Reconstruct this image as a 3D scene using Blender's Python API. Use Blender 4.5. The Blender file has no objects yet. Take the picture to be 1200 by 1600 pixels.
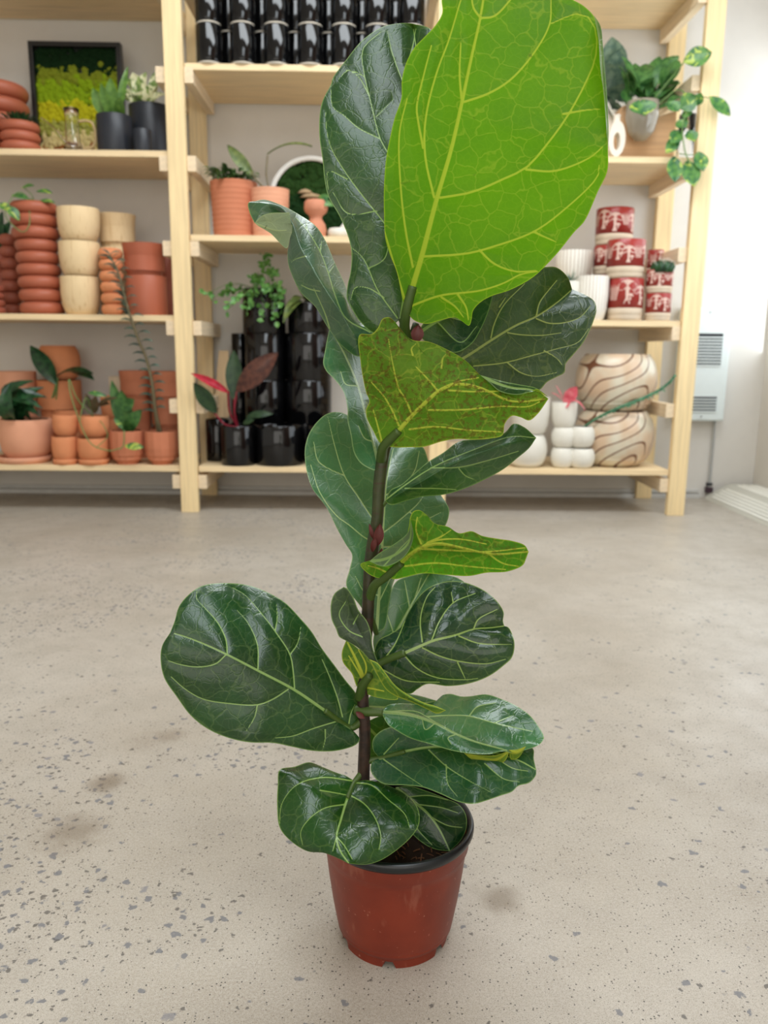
import bpy, math, random
import numpy as np
from mathutils import Vector, Matrix
random.seed(7); np.random.seed(7)
PI = math.pi
SC = bpy.context.scene
COL = SC.collection
# ------------------------------------------------------------------ camera
F = 1260.; CH = .8; PITCH = math.atan(252/F); YAW = .0164; ROLL = .0105
cf = Vector((math.sin(YAW)*math.cos(PITCH), math.cos(YAW)*math.cos(PITCH), -math.sin(PITCH)))
r0 = Vector((math.cos(YAW), -math.sin(YAW), 0)); u0 = r0.cross(cf)
cr = r0*math.cos(ROLL)+u0*math.sin(ROLL); cu = -r0*math.sin(ROLL)+u0*math.cos(ROLL)
C0 = Vector((0, 0, CH))
cam = bpy.data.cameras.new('camera'); co = bpy.data.objects.new('camera', cam); COL.objects.link(co)
co.matrix_world = Matrix(((cr.x, cu.x, -cf.x, C0.x), (cr.y, cu.y, -cf.y, C0.y), (cr.z, cu.z, -cf.z, C0.z), (0, 0, 0, 1)))
cam.sensor_fit = 'VERTICAL'; cam.sensor_height = 36; cam.lens = 36*F/1600
cam.dof.use_dof = True; cam.dof.focus_distance = 1.02; cam.dof.aperture_fstop = 5.6
cam.clip_start = .05
SC.camera = co
def at(x, y, Y):
    d = cf+cr*((x-600)/F)-cu*((y-800)/F); return C0+d*(Y/d.y)
def depth(p): return (p-C0).dot(cf)
def proj(p):
    q = p-C0; z = q.dot(cf); return 600+F*q.dot(cr)/z, 800-F*q.dot(cu)/z
# ------------------------------------------------------------------ materials
class NT:
    def __init__(s, name):
        s.m = bpy.data.materials.new(name); s.m.use_nodes = True; s.t = s.m.node_tree; s.t.nodes.clear()
        s.out = s.n('ShaderNodeOutputMaterial')
    def n(s, ty, **k):
        o = s.t.nodes.new(ty)
        for a, v in k.items(): setattr(o, a, v)
        return o
    def l(s, a, b): s.t.links.new(a, b)
    def inp(s, sock, v):
        if hasattr(v, 'is_output') or isinstance(v, bpy.types.NodeSocket): s.l(v, sock)
        else: sock.default_value = v
    def math(s, op, a, b=0., c=0., clamp=False):
        o = s.n('ShaderNodeMath', operation=op, use_clamp=clamp); s.inp(o.inputs[0], a); s.inp(o.inputs[1], b)
        if op in ('MULTIPLY_ADD', 'SMOOTH_MIN', 'COMPARE', 'WRAP'): s.inp(o.inputs[2], c)
        return o.outputs[0]
    def mix(s, f, a, b, mode='MIX'):
        o = s.n('ShaderNodeMix', data_type='RGBA', blend_type=mode); s.inp(o.inputs[0], f)
        s.inp(o.inputs[6], a if not isinstance(a, tuple) else rgba(a)); s.inp(o.inputs[7], b if not isinstance(b, tuple) else rgba(b)); return o.outputs[2]
    def ss(s, v, a, b, lo=0., hi=1.):
        o = s.n('ShaderNodeMapRange', interpolation_type='SMOOTHSTEP'); s.inp(o.inputs[0], v)
        for i, q in enumerate((a, b, lo, hi)): o.inputs[i+1].default_value = q
        return o.outputs[0]
    def coord(s, kind='Object', scale=(1, 1, 1), loc=(0, 0, 0), rot=(0, 0, 0)):
        t = s.n('ShaderNodeTexCoord'); mp = s.n('ShaderNodeMapping'); s.l(t.outputs[kind], mp.inputs[0])
        mp.inputs['Scale'].default_value = scale; mp.inputs['Location'].default_value = loc; mp.inputs['Rotation'].default_value = rot
        return mp.outputs[0]
    def noise(s, vec, scale, detail=3., rough=.5, dist=0.):
        o = s.n('ShaderNodeTexNoise'); s.l(vec, o.inputs['Vector']); o.inputs['Scale'].default_value = scale
        o.inputs['Detail'].default_value = detail; o.inputs['Roughness'].default_value = rough; o.inputs['Distortion'].default_value = dist
        return o.outputs['Fac']
    def voro(s, vec, scale, feature='F1', out='Distance', rnd=1.):
        o = s.n('ShaderNodeTexVoronoi', feature=feature); s.l(vec, o.inputs['Vector']); o.inputs['Scale'].default_value = scale
        o.inputs['Randomness'].default_value = rnd
        return o.outputs[out]
    def bump(s, h, strength=.3, dist=.001, normal=None):
        o = s.n('ShaderNodeBump'); s.inp(o.inputs['Height'], h); o.inputs['Strength'].default_value = strength
        o.inputs['Distance'].default_value = dist
        if normal is not None: s.l(normal, o.inputs['Normal'])
        return o.outputs[0]
    def pr(s, col, rough=.5, spec=.5, normal=None, **k):
        o = s.n('ShaderNodeBsdfPrincipled')
        s.inp(o.inputs['Base Color'], rgba(col) if isinstance(col, tuple) else col)
        s.inp(o.inputs['Roughness'], rough); s.inp(o.inputs['Specular IOR Level'], spec)
        for a, v in k.items(): s.inp(o.inputs[a.replace('_', ' ')], v)
        if normal is not None: s.l(normal, o.inputs['Normal'])
        return o.outputs[0]
    def done(s, sh): s.l(sh, s.out.inputs[0]); return s.m
def lin(c): c /= 255.; return c/12.92 if c <= .04045 else ((c+.055)/1.055)**2.4
def S(r, g, b): return (lin(r), lin(g), lin(b))          # sRGB 0-255 -> linear
def rgba(c): return (c[0], c[1], c[2], 1.)
def sc(c, k): return tuple(min(1, v*k) for v in c)
_mc = {}
def plain(key, col, rough=.5, spec=.5, var=.12, vs=25., bump=.15, bs=180., **k):
    if key in _mc: return _mc[key]
    t = NT(key); v = t.coord()
    n1 = t.noise(v, vs, 4.); c = t.mix(n1, sc(col, 1-var), sc(col, 1+var))
    nb = t.bump(t.noise(v, bs, 3.), bump, .0008)
    _mc[key] = t.done(t.pr(c, rough, spec, nb, **k)); return _mc[key]
def wood(key, col, axis='Z', rough=.55, dark=.8):
    if key in _mc: return _mc[key]
    t = NT(key); st = {'X': (1.2, 26, 26), 'Y': (26, 1.2, 26), 'Z': (26, 26, 1.2)}[axis]
    v = t.coord('Object', st); n = t.noise(v, 2.2, 4., .6, .6); f = t.noise(v, 9., 2.)
    big = t.noise(t.coord(), 3.5, 2.)
    c = t.mix(t.ss(n, .3, .7), sc(col, dark), sc(col, 1.07)); c = t.mix(t.math('MULTIPLY', f, .25), c, sc(col, .82)); c = t.mix(t.math('MULTIPLY', big, .3), c, sc(col, 1.1))
    _mc[key] = t.done(t.pr(c, rough, .4, t.bump(n, .15, .0006))); return _mc[key]
def glass(key, col=(1, 1, 1), rough=.02):
    if key in _mc: return _mc[key]
    t = NT(key); _mc[key] = t.done(t.pr(col, rough, .5, Transmission_Weight=1., IOR=1.45)); return _mc[key]
def contour_mat(key):
    t = NT(key); v = t.coord('Object', (1, 1, .8)); n = t.noise(v, 2.9, 0., .4, .15)
    w = t.math('PINGPONG', t.math('MULTIPLY', n, 13.), .5); line = t.ss(w, .05, .09, 1., 0.)
    tint = t.noise(v, 9., 2.); c = t.mix(t.ss(tint, .35, .65), S(216, 208, 186), S(210, 182, 152)); c = t.mix(line, c, S(112, 72, 52))
    return t.done(t.pr(c, .28, .5, t.bump(line, .15, .001)))
def cream_wood(key, col):
    t = NT(key); v = t.coord('Object', (30, 30, 3)); n = t.noise(v, 2., 4., .6, 1.5); l = t.ss(n, .36, .44, 1, 0)
    c = t.mix(t.math('MULTIPLY', l, .5), t.mix(t.noise(t.coord(), 12.), col, sc(col, .88)), S(190, 150, 95))
    return t.done(t.pr(c, .6, .3, t.bump(n, .2, .001)))
# ------------------------------------------------------------------ objects
ORG = {}
def tag(o, label=None, cat=None, group=None, kind=None):
    if label: o['label'] = label
    if cat: o['category'] = cat
    if group: o['group'] = group
    if kind: o['kind'] = kind
    return o
def empty(name, p, label, cat, group=None):
    o = bpy.data.objects.new(name, None); o.empty_display_size = .02; COL.objects.link(o); o.location = p; ORG[o.name] = Vector(p)
    return tag(o, label, cat, group)
def mk(name, VF, mat, parent=None, smooth=True, bevel=0., org=None, uv=None, attrs=None, flatang=None):
    V, Fc = VF
    A = np.array([tuple(v) for v in V], dtype=np.float64)
    if org is None: org = Vector(((A[:, 0].min()+A[:, 0].max())/2, (A[:, 1].min()+A[:, 1].max())/2, A[:, 2].min()))
    me = bpy.data.meshes.new(name); me.from_pydata((A-np.array(org)).tolist(), [], Fc); me.update()
    for m in (mat if isinstance(mat, (list, tuple)) else [mat]): me.materials.append(m)
    me.polygons.foreach_set('use_smooth', [smooth]*len(me.polygons))
    if smooth and flatang: me.set_sharp_from_angle(angle=math.radians(flatang))
    o = bpy.data.objects.new(name, me); COL.objects.link(o)
    if parent is not None: o.parent = parent; o.location = org-ORG[parent.name]
    else: o.location = org
    ORG[o.name] = Vector(org)
    if bevel:
        b = o.modifiers.new('bevel', 'BEVEL'); b.width = bevel; b.segments = 2; b.limit_method = 'ANGLE'; b.angle_limit = math.radians(40)
    return o
def join(*parts):
    V = []; Fc = []
    for v, f in parts:
        n = len(V); V += [tuple(a) for a in v]; Fc += [tuple(i+n for i in q) for q in f]
    return V, Fc
def box(x0, x1, y0, y1, z0, z1):
    V = [(x, y, z) for x in (x0, x1) for y in (y0, y1) for z in (z0, z1)]
    return V, [(0, 1, 3, 2), (4, 6, 7, 5), (0, 4, 5, 1), (2, 3, 7, 6), (0, 2, 6, 4), (1, 5, 7, 3)]
def lathe(prof, c, seg=40, close=False):
    V = []; Fc = []; n = len(prof)
    for k in range(seg):
        a = 2*PI*k/seg
        for r, z in prof: V.append((c[0]+max(r, 1e-5)*math.cos(a), c[1]+max(r, 1e-5)*math.sin(a), c[2]+z))
    m = n if close else n-1
    for k in range(seg):
        k2 = (k+1) % seg
        for i in range(m): j = (i+1) % n; Fc.append((k*n+i, k2*n+i, k2*n+j, k*n+j))
    return V, Fc
def catmull(P, n, closed=False):
    """resample a polyline through a centripetal-like catmull-rom, n points at equal arclength"""
    P = np.array([tuple(p) for p in P], float)
    if len(P) == 2: Q = np.linspace(P[0], P[1], 40)
    else:
        E = np.vstack([2*P[0]-P[1], P, 2*P[-1]-P[-2]]); Q = []
        for i in range(1, len(E)-2):
            p0, p1, p2, p3 = E[i-1:i+3]
            d1 = max(np.linalg.norm(p1[:2]-p0[:2]), 1e-6)**.5; d2 = max(np.linalg.norm(p2[:2]-p1[:2]), 1e-6)**.5; d3 = max(np.linalg.norm(p3[:2]-p2[:2]), 1e-6)**.5
            m1 = (p1-p0)/d1-(p2-p0)/(d1+d2)+(p2-p1)/d2; m2 = (p2-p1)/d2-(p3-p1)/(d2+d3)+(p3-p2)/d3
            m1 = m1*d2; m2 = m2*d2
            for t in np.linspace(0, 1, 14, endpoint=False):
                Q.append(p1*(2*t**3-3*t*t+1)+m1*(t**3-2*t*t+t)+p2*(-2*t**3+3*t*t)+m2*(t**3-t*t))
        Q.append(P[-1]); Q = np.array(Q)
    d = np.r_[0, np.cumsum(np.linalg.norm(np.diff(Q, axis=0), axis=1))]
    s = np.linspace(0, d[-1], n)
    return np.stack([np.interp(s, d, Q[:, k]) for k in range(Q.shape[1])], 1)
def tube(P, R, seg=10, n=None, cap=True):
    P = catmull(P, n or max(12, len(P)*6)); m = len(P)
    R = np.interp(np.linspace(0, 1, m), np.linspace(0, 1, len(R)), R) if hasattr(R, '__len__') else np.full(m, R)
    V = []; Fc = []
    T = np.gradient(P, axis=0); T /= np.linalg.norm(T, axis=1)[:, None]+1e-12
    a = np.array([0, 0, 1.]) if abs(T[0][2]) < .9 else np.array([1., 0, 0])
    nrm = np.cross(T[0], a); nrm /= np.linalg.norm(nrm)
    for i in range(m):
        nrm = nrm-T[i]*nrm.dot(T[i]); nrm /= np.linalg.norm(nrm)+1e-12; b = np.cross(T[i], nrm)
        for k in range(seg):
            q = 2*PI*k/seg; V.append(tuple(P[i]+R[i]*(math.cos(q)*nrm+math.sin(q)*b)))
    for i in range(m-1):
        for k in range(seg):
            k2 = (k+1) % seg; Fc.append((i*seg+k, i*seg+k2, (i+1)*seg+k2, (i+1)*seg+k))
    if cap: Fc.append(tuple(range(seg))[::-1]); Fc.append(tuple(range((m-1)*seg, m*seg)))
    return V, Fc
def blade(b, t, w, up=(0, 0, 1), lift=.15, fold=.12, ns=8, shape=1.):
    b = Vector(b); t = Vector(t); d = t-b; L = d.length; up = Vector(up)
    side = d.cross(up); side = side.normalized() if side.length > 1e-6 else Vector((1, 0, 0)); nu = side.cross(d).normalized()
    V = []; Fc = []
    for i in range(ns+1):
        s = i/ns; c = b+d*s+nu*(lift*L*4*s*(1-s)); hw = w*.64*(math.sin(PI*min(1, s**shape*.97+.015))**.8)
        for q in (-1, -.5, 0, .5, 1): V.append(tuple(c+side*(hw*q)+nu*(abs(q)*fold*w)))
    for i in range(ns):
        for k in range(4): a = i*5+k; Fc.append((a, a+1, a+6, a+5))
    return V, Fc
# ------------------------------------------------------------------ basic palette
M_ply = wood('birch_plywood', S(240, 214, 170), 'X')
M_post = wood('birch_post', S(244, 218, 168), 'Z')
M_bar = wood('birch_bar', S(238, 216, 182), 'Y')
M_terra = plain('terracotta', S(200, 126, 94), .75, .25, .1, 14)
M_terra2 = plain('terracotta_light', S(226, 164, 132), .8, .2, .1, 12)
M_terra3 = plain('terracotta_orange', S(220, 144, 100), .75, .25, .12, 16)
M_ring = plain('terracotta_smooth', S(176, 98, 72), .45, .4, .08, 10, .05)
M_ring2 = plain('terracotta_matte_brown', S(160, 88, 68), .5, .4, .08, 10, .05)
M_black = plain('black_gloss_glaze', (.003, .003, .0035), .07, .5, .1, 10, .02, 30)
M_char = plain('charcoal_matte', S(38, 41, 48), .42, .45, .1, 20, .05)
M_soil = plain('soil', S(34, 24, 18), .95, .1, .5, 60, 1., 90)
M_white = plain('white_ceramic', S(226, 222, 210), .55, .35, .05, 20, .3, 60)
M_cream = plain('cream_ceramic', S(232, 222, 205), .5, .4, .05, 10, .1)
M_unglazed = plain('unglazed_clay_foot', S(205, 196, 180), .8, .2)
M_red = plain('red_glaze', S(160, 52, 46), .3, .5, .1, 15, .05)
M_contour = contour_mat('layered_clay_contours')
M_cwood = cream_wood('carved_light_wood', S(240, 212, 166))
def leafm(key, a, b, rough=.4, veinc=None, var_edge=None, ve=(.52,.56)):
    if key in _mc: return _mc[key]
    t = NT(key); v = t.coord(); n = t.noise(v, 40., 3.); c = t.mix(t.ss(n, .35, .65), a, b)
    if var_edge: c = t.mix(t.ss(t.noise(v, 28., 2., .5, 1.), ve[0], ve[1]), c, var_edge)
    pr = t.pr(c, rough, .5, t.bump(n, .1, .001)); tr = t.n('ShaderNodeBsdfTranslucent'); t.l(c, tr.inputs[0])
    mx = t.n('ShaderNodeMixShader'); mx.inputs[0].default_value = .2; t.l(pr, mx.inputs[1]); t.l(tr.outputs[0], mx.inputs[2])
    _mc[key] = t.done(mx.outputs[0]); return _mc[key]
L_dark = leafm('foliage_dark', S(24, 56, 34), S(48, 92, 52), .3)
L_mid = leafm('foliage_mid', S(52, 98, 48), S(86, 134, 66))
L_bright = leafm('foliage_bright', S(74, 132, 58), S(120, 172, 84))
L_var = leafm('foliage_variegated', S(104, 136, 66), S(160, 180, 104), .4, None, S(236, 234, 192), (.46, .52))
L_pothos = leafm('foliage_pothos', S(52, 104, 60), S(96, 146, 70), .35, None, S(176, 196, 84), (.58, .62))
L_grey = leafm('foliage_greygreen', S(84, 112, 96), S(124, 148, 124))
L_maroon = leafm('foliage_maroon', S(74, 42, 36), S(104, 62, 48), .35)
L_red = leafm('foliage_red', S(170, 28, 50), S(208, 52, 72), .3)
L_pink = leafm('foliage_pink', S(226, 92, 108), S(240, 132, 140), .4)
L_oliv = leafm('foliage_olive', S(84, 104, 52), S(122, 138, 70), .4)
M_stem = plain('green_stem', S(110, 140, 80), .5, .4)
M_stemb = plain('brown_stem', S(120, 110, 84), .6, .3)
# ------------------------------------------------------------------ room shell
def floor_mat():
    t = NT('polished_concrete'); v = t.coord()
    n1 = t.noise(v, 1.3, 5., .6); n2 = t.noise(v, 9., 4., .6); n3 = t.noise(v, 260., 2.)
    c = t.mix(t.ss(n1, .3, .7), S(164, 154, 139), S(188, 180, 168)); c = t.mix(t.math('MULTIPLY', t.ss(n2, .35, .75), .4), c, S(152, 142, 128))
    c = t.mix(t.math('MULTIPLY', t.ss(n3, .35, .7), .25), c, S(210, 204, 194))
    # fine sand grains
    g = t.noise(v, 650., 2., .7); c = t.mix(t.math('MULTIPLY', t.ss(g, .54, .66), .6), c, S(92, 82, 72))
    # fine black specks
    sp = t.n('ShaderNodeTexVoronoi'); t.l(v, sp.inputs['Vector']); sp.inputs['Scale'].default_value = 190.
    sel = t.n('ShaderNodeSeparateColor'); t.l(sp.outputs['Color'], sel.inputs[0])
    r = t.math('MULTIPLY', t.math('LESS_THAN', sel.outputs[0], .32), t.ss(sp.outputs['Distance'], .16, .28, 1., 0.))
    c = t.mix(t.math('MULTIPLY', r, .85), c, S(56, 52, 50))
    # aggregate chips, denser in cloudy zones
    dv = t.n('ShaderNodeVectorMath', operation='ADD'); nz = t.n('ShaderNodeTexNoise'); t.l(v, nz.inputs['Vector']); nz.inputs['Scale'].default_value = 90.
    sv = t.n('ShaderNodeVectorMath', operation='SCALE'); t.l(nz.outputs['Color'], sv.inputs[0]); sv.inputs['Scale'].default_value = .018
    t.l(v, dv.inputs[0]); t.l(sv.outputs[0], dv.inputs[1])
    for scale, th, lo, hi, col, k in ((50., .5, .24, .34, S(104, 106, 112), .8), (30., .22, .16, .26, S(118, 118, 124), .7), (78., .5, .2, .34, S(84, 80, 76), .8)):
        a = t.n('ShaderNodeTexVoronoi'); t.l(dv.outputs[0], a.inputs['Vector']); a.inputs['Scale'].default_value = scale
        s2 = t.n('ShaderNodeSeparateColor'); t.l(a.outputs['Color'], s2.inputs[0])
        zone = t.ss(t.noise(v, 2.6, 2.), .47, .6)
        # zone biased to the left side (x<0)
        sx = t.n('ShaderNodeSeparateXYZ'); t.l(v, sx.inputs[0]); left = t.ss(sx.outputs[0], -.3, .3, 1., .22)
        z2 = t.math('MULTIPLY', t.math('MAXIMUM', zone, .12), left)
        f = t.math('LESS_THAN', s2.outputs[0], t.math('MULTIPLY', z2, th))
        m = t.math('MULTIPLY', f, t.ss(a.outputs['Distance'], lo, hi, 1., 0.))
        c = t.mix(t.math('MULTIPLY', m, k), c, col)
    # a few dull stains and damp marks
    for (px, py, rr, kk) in ((165, 1222, .045, .6), (110, 1300, .07, .5), (780, 1405, .05, .55), (265, 1150, .04, .35), (225, 1160, .06, .15), (960, 1040, .05, .1)):
        d = cf+cr*((px-600)/F)-cu*((py-800)/F); P = C0+d*(-CH/d.z)
        w = t.n('ShaderNodeVectorMath', operation='DISTANCE'); t.l(v, w.inputs[0]); w.inputs[1].default_value = P
        q = t.math('ADD', w.outputs['Value'], t.math('MULTIPLY', t.noise(v, 26., 3.), rr))
        c = t.mix(t.math('MULTIPLY', t.ss(q, rr*.6, rr*1.6, 1., 0.), kk), c, S(104, 88, 68))
    rough = t.ss(n2, .3, .7, .36, .5)
    return t.done(t.pr(c, rough, .45, t.bump(n3, .12, .0005)))
def wall_mat(key, col):
    t = NT(key); v = t.coord(); n = t.noise(v, 1.6, 4., .6); n2 = t.noise(v, 14., 4.)
    c = t.mix(t.ss(n, .3, .7), sc(col, .94), sc(col, 1.03)); c = t.mix(t.math('MULTIPLY', t.ss(n2, .5, .7), .12), c, sc(col, .85))
    return t.done(t.pr(c, .75, .2, t.bump(n2, .12, .002)))
M_floor = floor_mat(); M_wall = wall_mat('painted_wall', S(222, 219, 213)); M_wallr = wall_mat('painted_wall_side', S(218, 212, 202))
M_blocker = wood('blocker_brown_wood', S(120, 82, 50), 'Z')
XL, XR, YB, YF, ZC = -3.6, 2.17, 4.5, -2.6, 3.3
def struct(name, VF, m, **k): return tag(mk(name, VF, m, None, False, org=Vector((0, 0, 0)), **k), kind='structure')
struct('floor', box(XL-.1, XR+.1, YF-.1, YB+.1, -.1, 0), M_floor)
struct('ceiling', box(XL-.1, XR+.1, YF-.1, YB+.1, ZC, ZC+.1), M_wall)
struct('wall_back', box(XL-.1, XR+.1, YB, YB+.1, 0, ZC), M_wall)
struct('wall_left', box(XL-.1, XL, YF, YB, 0, ZC), M_wall)
# right wall with a tall shop window between two piers
WY0, WY1, WZ0, WZ1 = 2.5, 4.0, .22, 2.9
struct('wall_right', join(box(XR, XR+.1, YF, WY0, 0, ZC), box(XR, XR+.1, WY1, YB, 0, ZC), box(XR, XR+.1, WY0, WY1, 0, WZ0), box(XR, XR+.1, WY0, WY1, WZ1, ZC)), M_wallr)
struct('light_blocker', box(1.45, XR, .2, 2.2, 0, ZC), M_blocker)  # unseen block, added to keep the window light off the near right floor
struct('wall_front', join(box(XL, -3.2, YF-.1, YF, 0, ZC), box(1.9, XR, YF-.1, YF, 0, ZC), box(-3.2, 1.9, YF-.1, YF, 0, .3), box(-3.2, 1.9, YF-.1, YF, 3.0, ZC)), M_wall)
M_base = plain('grey_white_baseboard', S(205, 205, 202), .5, .4)
struct('baseboard_back', join(box(XL, 1.86, 4.465, 4.5, 0, .022), box(XL, 1.86, 4.485, 4.5, .03, .045)), M_base)
# window frames
M_frame = plain('white_window_frame', S(225, 225, 222), .4, .4)
struct('window_1', join(box(XR, XR+.06, WY0, WY0+.04, WZ0, WZ1), box(XR, XR+.06, WY1-.04, WY1, WZ0, WZ1), box(XR, XR+.06, WY0, WY1, WZ0, WZ0+.04), box(XR, XR+.06, WY0, WY1, WZ1-.04, WZ1), box(XR, XR+.06, WY0, WY1, 1.5, 1.53)), M_frame)
# ------------------------------------------------------------------ lights (daylight through the windows, ceiling skylight)
def area(name, loc, target, sx, sy, power, col):
    l = bpy.data.lights.new(name, 'AREA'); l.shape = 'RECTANGLE'; l.size = sx; l.size_y = sy; l.energy = power; l.color = col
    o = bpy.data.objects.new(name, l); COL.objects.link(o); o.location = loc
    o.rotation_euler = (Vector(target)-Vector(loc)).to_track_quat('-Z', 'Y').to_euler(); return o
area('window_daylight', (XR-.02, (WY0+WY1)/2, (WZ0+WZ1)/2), (0, (WY0+WY1)/2, (WZ0+WZ1)/2), WZ1-WZ0, WY1-WY0, 36, (.86, .94, 1))
area('shopfront_daylight', (-.6, YF+.05, 1.65), (-.6, 3, 1.3), 4.8, 2.6, 82, (1, .94, .85))
area('skylight_daylight', (.35, -.35, ZC-.02), (.35, -.35, 0), 1.1, 2.6, 56, (.86, .94, 1))
area('rear_skylight_daylight', (.2, 2.5, ZC-.02), (.2, 2.5, 0), 2.6, 1.0, 84, (.9, .96, 1))
w = bpy.data.worlds.new('world'); SC.world = w; w.use_nodes = True
w.node_tree.nodes['Background'].inputs[0].default_value = (.9, .95, 1, 1); w.node_tree.nodes['Background'].inputs[1].default_value = .14
SC.view_settings.view_transform = 'Standard'; SC.view_settings.look = 'None'; SC.view_settings.gamma = 1; SC.view_settings.use_curve_mapping = False
SC.view_settings.exposure = 0.0
# ------------------------------------------------------------------ shelving unit
FY, BY = 3.965, 4.44
unit = empty('shelving_unit', (.3, 4.18, 0), 'long pale plywood shelving unit with ladder posts and cross bars standing against the back wall', 'shelving unit')
PXS = [(-2.215, -2.13), (-.945, -.86), (.285, .37), (1.49, 1.575)]
for x0, x1 in PXS:
    mk('front_post', box(x0, x1, FY-.008, FY+.03, 0, 3.0), M_post, unit, False, .002)
    mk('rear_post', box(x0, x1, 4.44, 4.478, 0, 3.0), M_post, unit, False, .002)
LV = [.117, .490, .862, 1.2265, 1.602, 1.978, 2.343]
for i, (x0, x1) in enumerate(PXS):
    for z in LV:
        if i > 0: mk('cross_bar', box(x0-.042, x0-.001, FY+.004, 4.47, z, z+.068), M_bar, unit, False, .002)
        if i < 3: mk('cross_bar', box(x1+.001, x1+(.085 if False else .042), FY+.004, 4.47, z, z+.068), M_bar, unit, False, .002)
XA0, XA1 = -2.125, -.948; XD0, XD1 = -.855, .282; XG0, XG1 = .373, 1.487
def board(x0, x1, zt): mk('shelf_board', box(x0, x1, FY+.005, 4.478, zt-.028, zt), M_ply, unit, False, .0015)
zA, zB, zC, zD, zE = 1.69, .955, .23, 2.062, 1.324
for zt in (2.441, zA, zB, .216+.014): board(XA0, XA1, zt)
for zt in (zD, zE, zC): board(XD0, XD1, zt)
for zt in (2.441, zA+.004, zB, zC): board(XG0, XG1, zt)
board(XD0, XD1, 2.815)
# ------------------------------------------------------------------ pots
def profile(kind, r, h, n=3):
    t = max(.004, r*.07)
    if kind == 'cyl': o = [(0, 0), (r*.97, 0), (r, .006), (r, h-.003), (r-.002, h)]
    elif kind == 'taper': o = [(0, 0), (r*.78, 0), (r*.8, .004), (r*.985, h*.96), (r, h)]
    elif kind == 'terra': o = [(0, 0), (r*.66, 0), (r*.7, .004), (r*.9, h*.2), (r*1.0, h*.5), (r*.99, h*.78), (r*.95, h*.985), (r*.93, h)]
    elif kind == 'cup': o = [(0, 0), (r*.7, 0), (r*.8, h*.06), (r*.93, h*.25), (r, h*.55), (r, h*.97), (r*.98, h)]
    elif kind == 'round': o = [(0, 0), (r*.62, 0), (r*.78, h*.08), (r*.93, h*.25), (r, h*.48), (r*.98, h*.68), (r*.9, h*.87), (r*.8, h*.97), (r*.76, h)]
    elif kind == 'foot': o = [(0, 0), (r*.6, 0), (r*.62, h*.07), (r*.72, h*.1), (r*.93, h*.28), (r, h*.5), (r, h*.97), (r*.985, h)]
    elif kind == 'collar': o = [(0, 0), (r*.82, 0), (r*.86, h*.5), (r*.88, h*.62), (r*.985, h*.63), (r, h*.98), (r*.99, h)]
    elif kind == 'mug': o = [(0, 0), (r*.86, 0), (r*.94, .004), (r*.97, h*.1), (r*.96, h*.12), (r*.99, h*.13), (r, h*.24), (r, h-.002), (r-.002, h)]
    elif kind == 'ribbed':
        o = [(0, 0), (r*.88, 0)]; m = 11
        for i in range(m):
            for q in (0, .35, .7): o.append((r*(.9+.1*(i+q)/m)*(1-.025*(q == 0)), h*(i+q+.05)/m))
        o.append((r, h))
    elif kind == 'ring':
        o = [(0, 0)]; a = h/(2*n)
        for i in range(n):
            for q in range(-4, 5): th = q*PI/2*.96/4; o.append((r-a*.95+a*.95*math.cos(th), a*(2*i+1)+a*math.sin(th)))
    elif kind == 'goblet': o = [(0, 0), (r*.8, 0), (r*.86, h*.08), (r*.9, h*.2), (r*.78, h*.36), (r*.5, h*.5), (r*.55, h*.58), (r*.9, h*.68), (r, h*.78), (r*.95, h*.95), (r*.8, h)]
    elif kind == 'saucer': o = [(0, 0), (r*.92, 0), (r, h*.5), (r, h), (r*.95, h), (r*.9, h*.45), (0, h*.4)]; return o
    ri = o[-1][0]-t
    bot = [(max(q-t, .001), z) for q, z in o[2:-1] if z > h*.18][::-1]
    bot = bot if kind != 'ring' else [(ri, h*.3)]
    return o+[(ri, h-.001)]+bot+[(bot[-1][0] if bot else ri, h*.15), (0, h*.14)]
def meas(xl, xr, yb, Y):
    p = at((xl+xr)/2, yb, Y); return p.x, (xr-xl)/2*depth(p)/F
def zat(x, y, Y): return at(x, y, Y).z
NAMEP = 'plant_pot'
def pot3(kind, xl, xr, yt, z0, mat, Y=None, back=False, n=3, seg=40, h=None, ymid=None, **k):
    """returns (x, Y, z0, r, h) of a pot measured at its silhouette"""
    yy = ymid or (yt+20)
    if Y is None: Y = 4.08
    x, r = meas(xl, xr, yy, Y)
    if Y < FY+.004+r: Y = FY+.004+r
    if h is None: h = zat((xl+xr)/2, yt, Y)-z0
    return x, Y, z0, r, h
def front(xl, xr, off=.0):
    r = (xr-xl)/2*4.05/F; return FY+.02+r+off
def P(kind, xl, xr, yt, z0, mat, label, Y=None, name='plant_pot', cat='pot', group=None, n=3, seg=40, h=None, parent=None, rim=None):
    x, Y, z0, r, h = pot3(kind, xl, xr, yt, z0, mat, Y or front(xl, xr), n=n, h=h)
    VF = lathe(profile(kind, r, h, n), (x, Y, z0), seg)
    o = mk(name, VF, mat, parent, kind != 'facet' and seg > 20, flatang=50)
    if parent is None: tag(o, label, cat, group)
    return o, (x, Y, z0, r, h)
def potted(kind, xl, xr, yt, z0, mat, label, Y=None, group=None, n=3, seg=40, h=None, name='potted_plant', soil=True):
    x, Y, z0, r, h = pot3(kind, xl, xr, yt, z0, mat, Y or front(xl, xr), n=n, h=h)
    e = empty(name, (x, Y, z0), label, 'potted plant', group)
    mk('planter', lathe(profile(kind, r, h, n), (x, Y, z0), seg), mat, e, seg > 20, flatang=50)
    ri = profile(kind, r, h, n)[-1 if False else 0][0]
    rs = r*(.8 if kind in ('round', 'goblet') else .86)
    if soil: mk('soil', lathe([(0, h-.012), (rs, h-.014), (rs*.98, h-.03)], (x, Y, z0), 24), M_soil, e)
    return e, Vector((x, Y, z0+h-.012)), r
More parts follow.
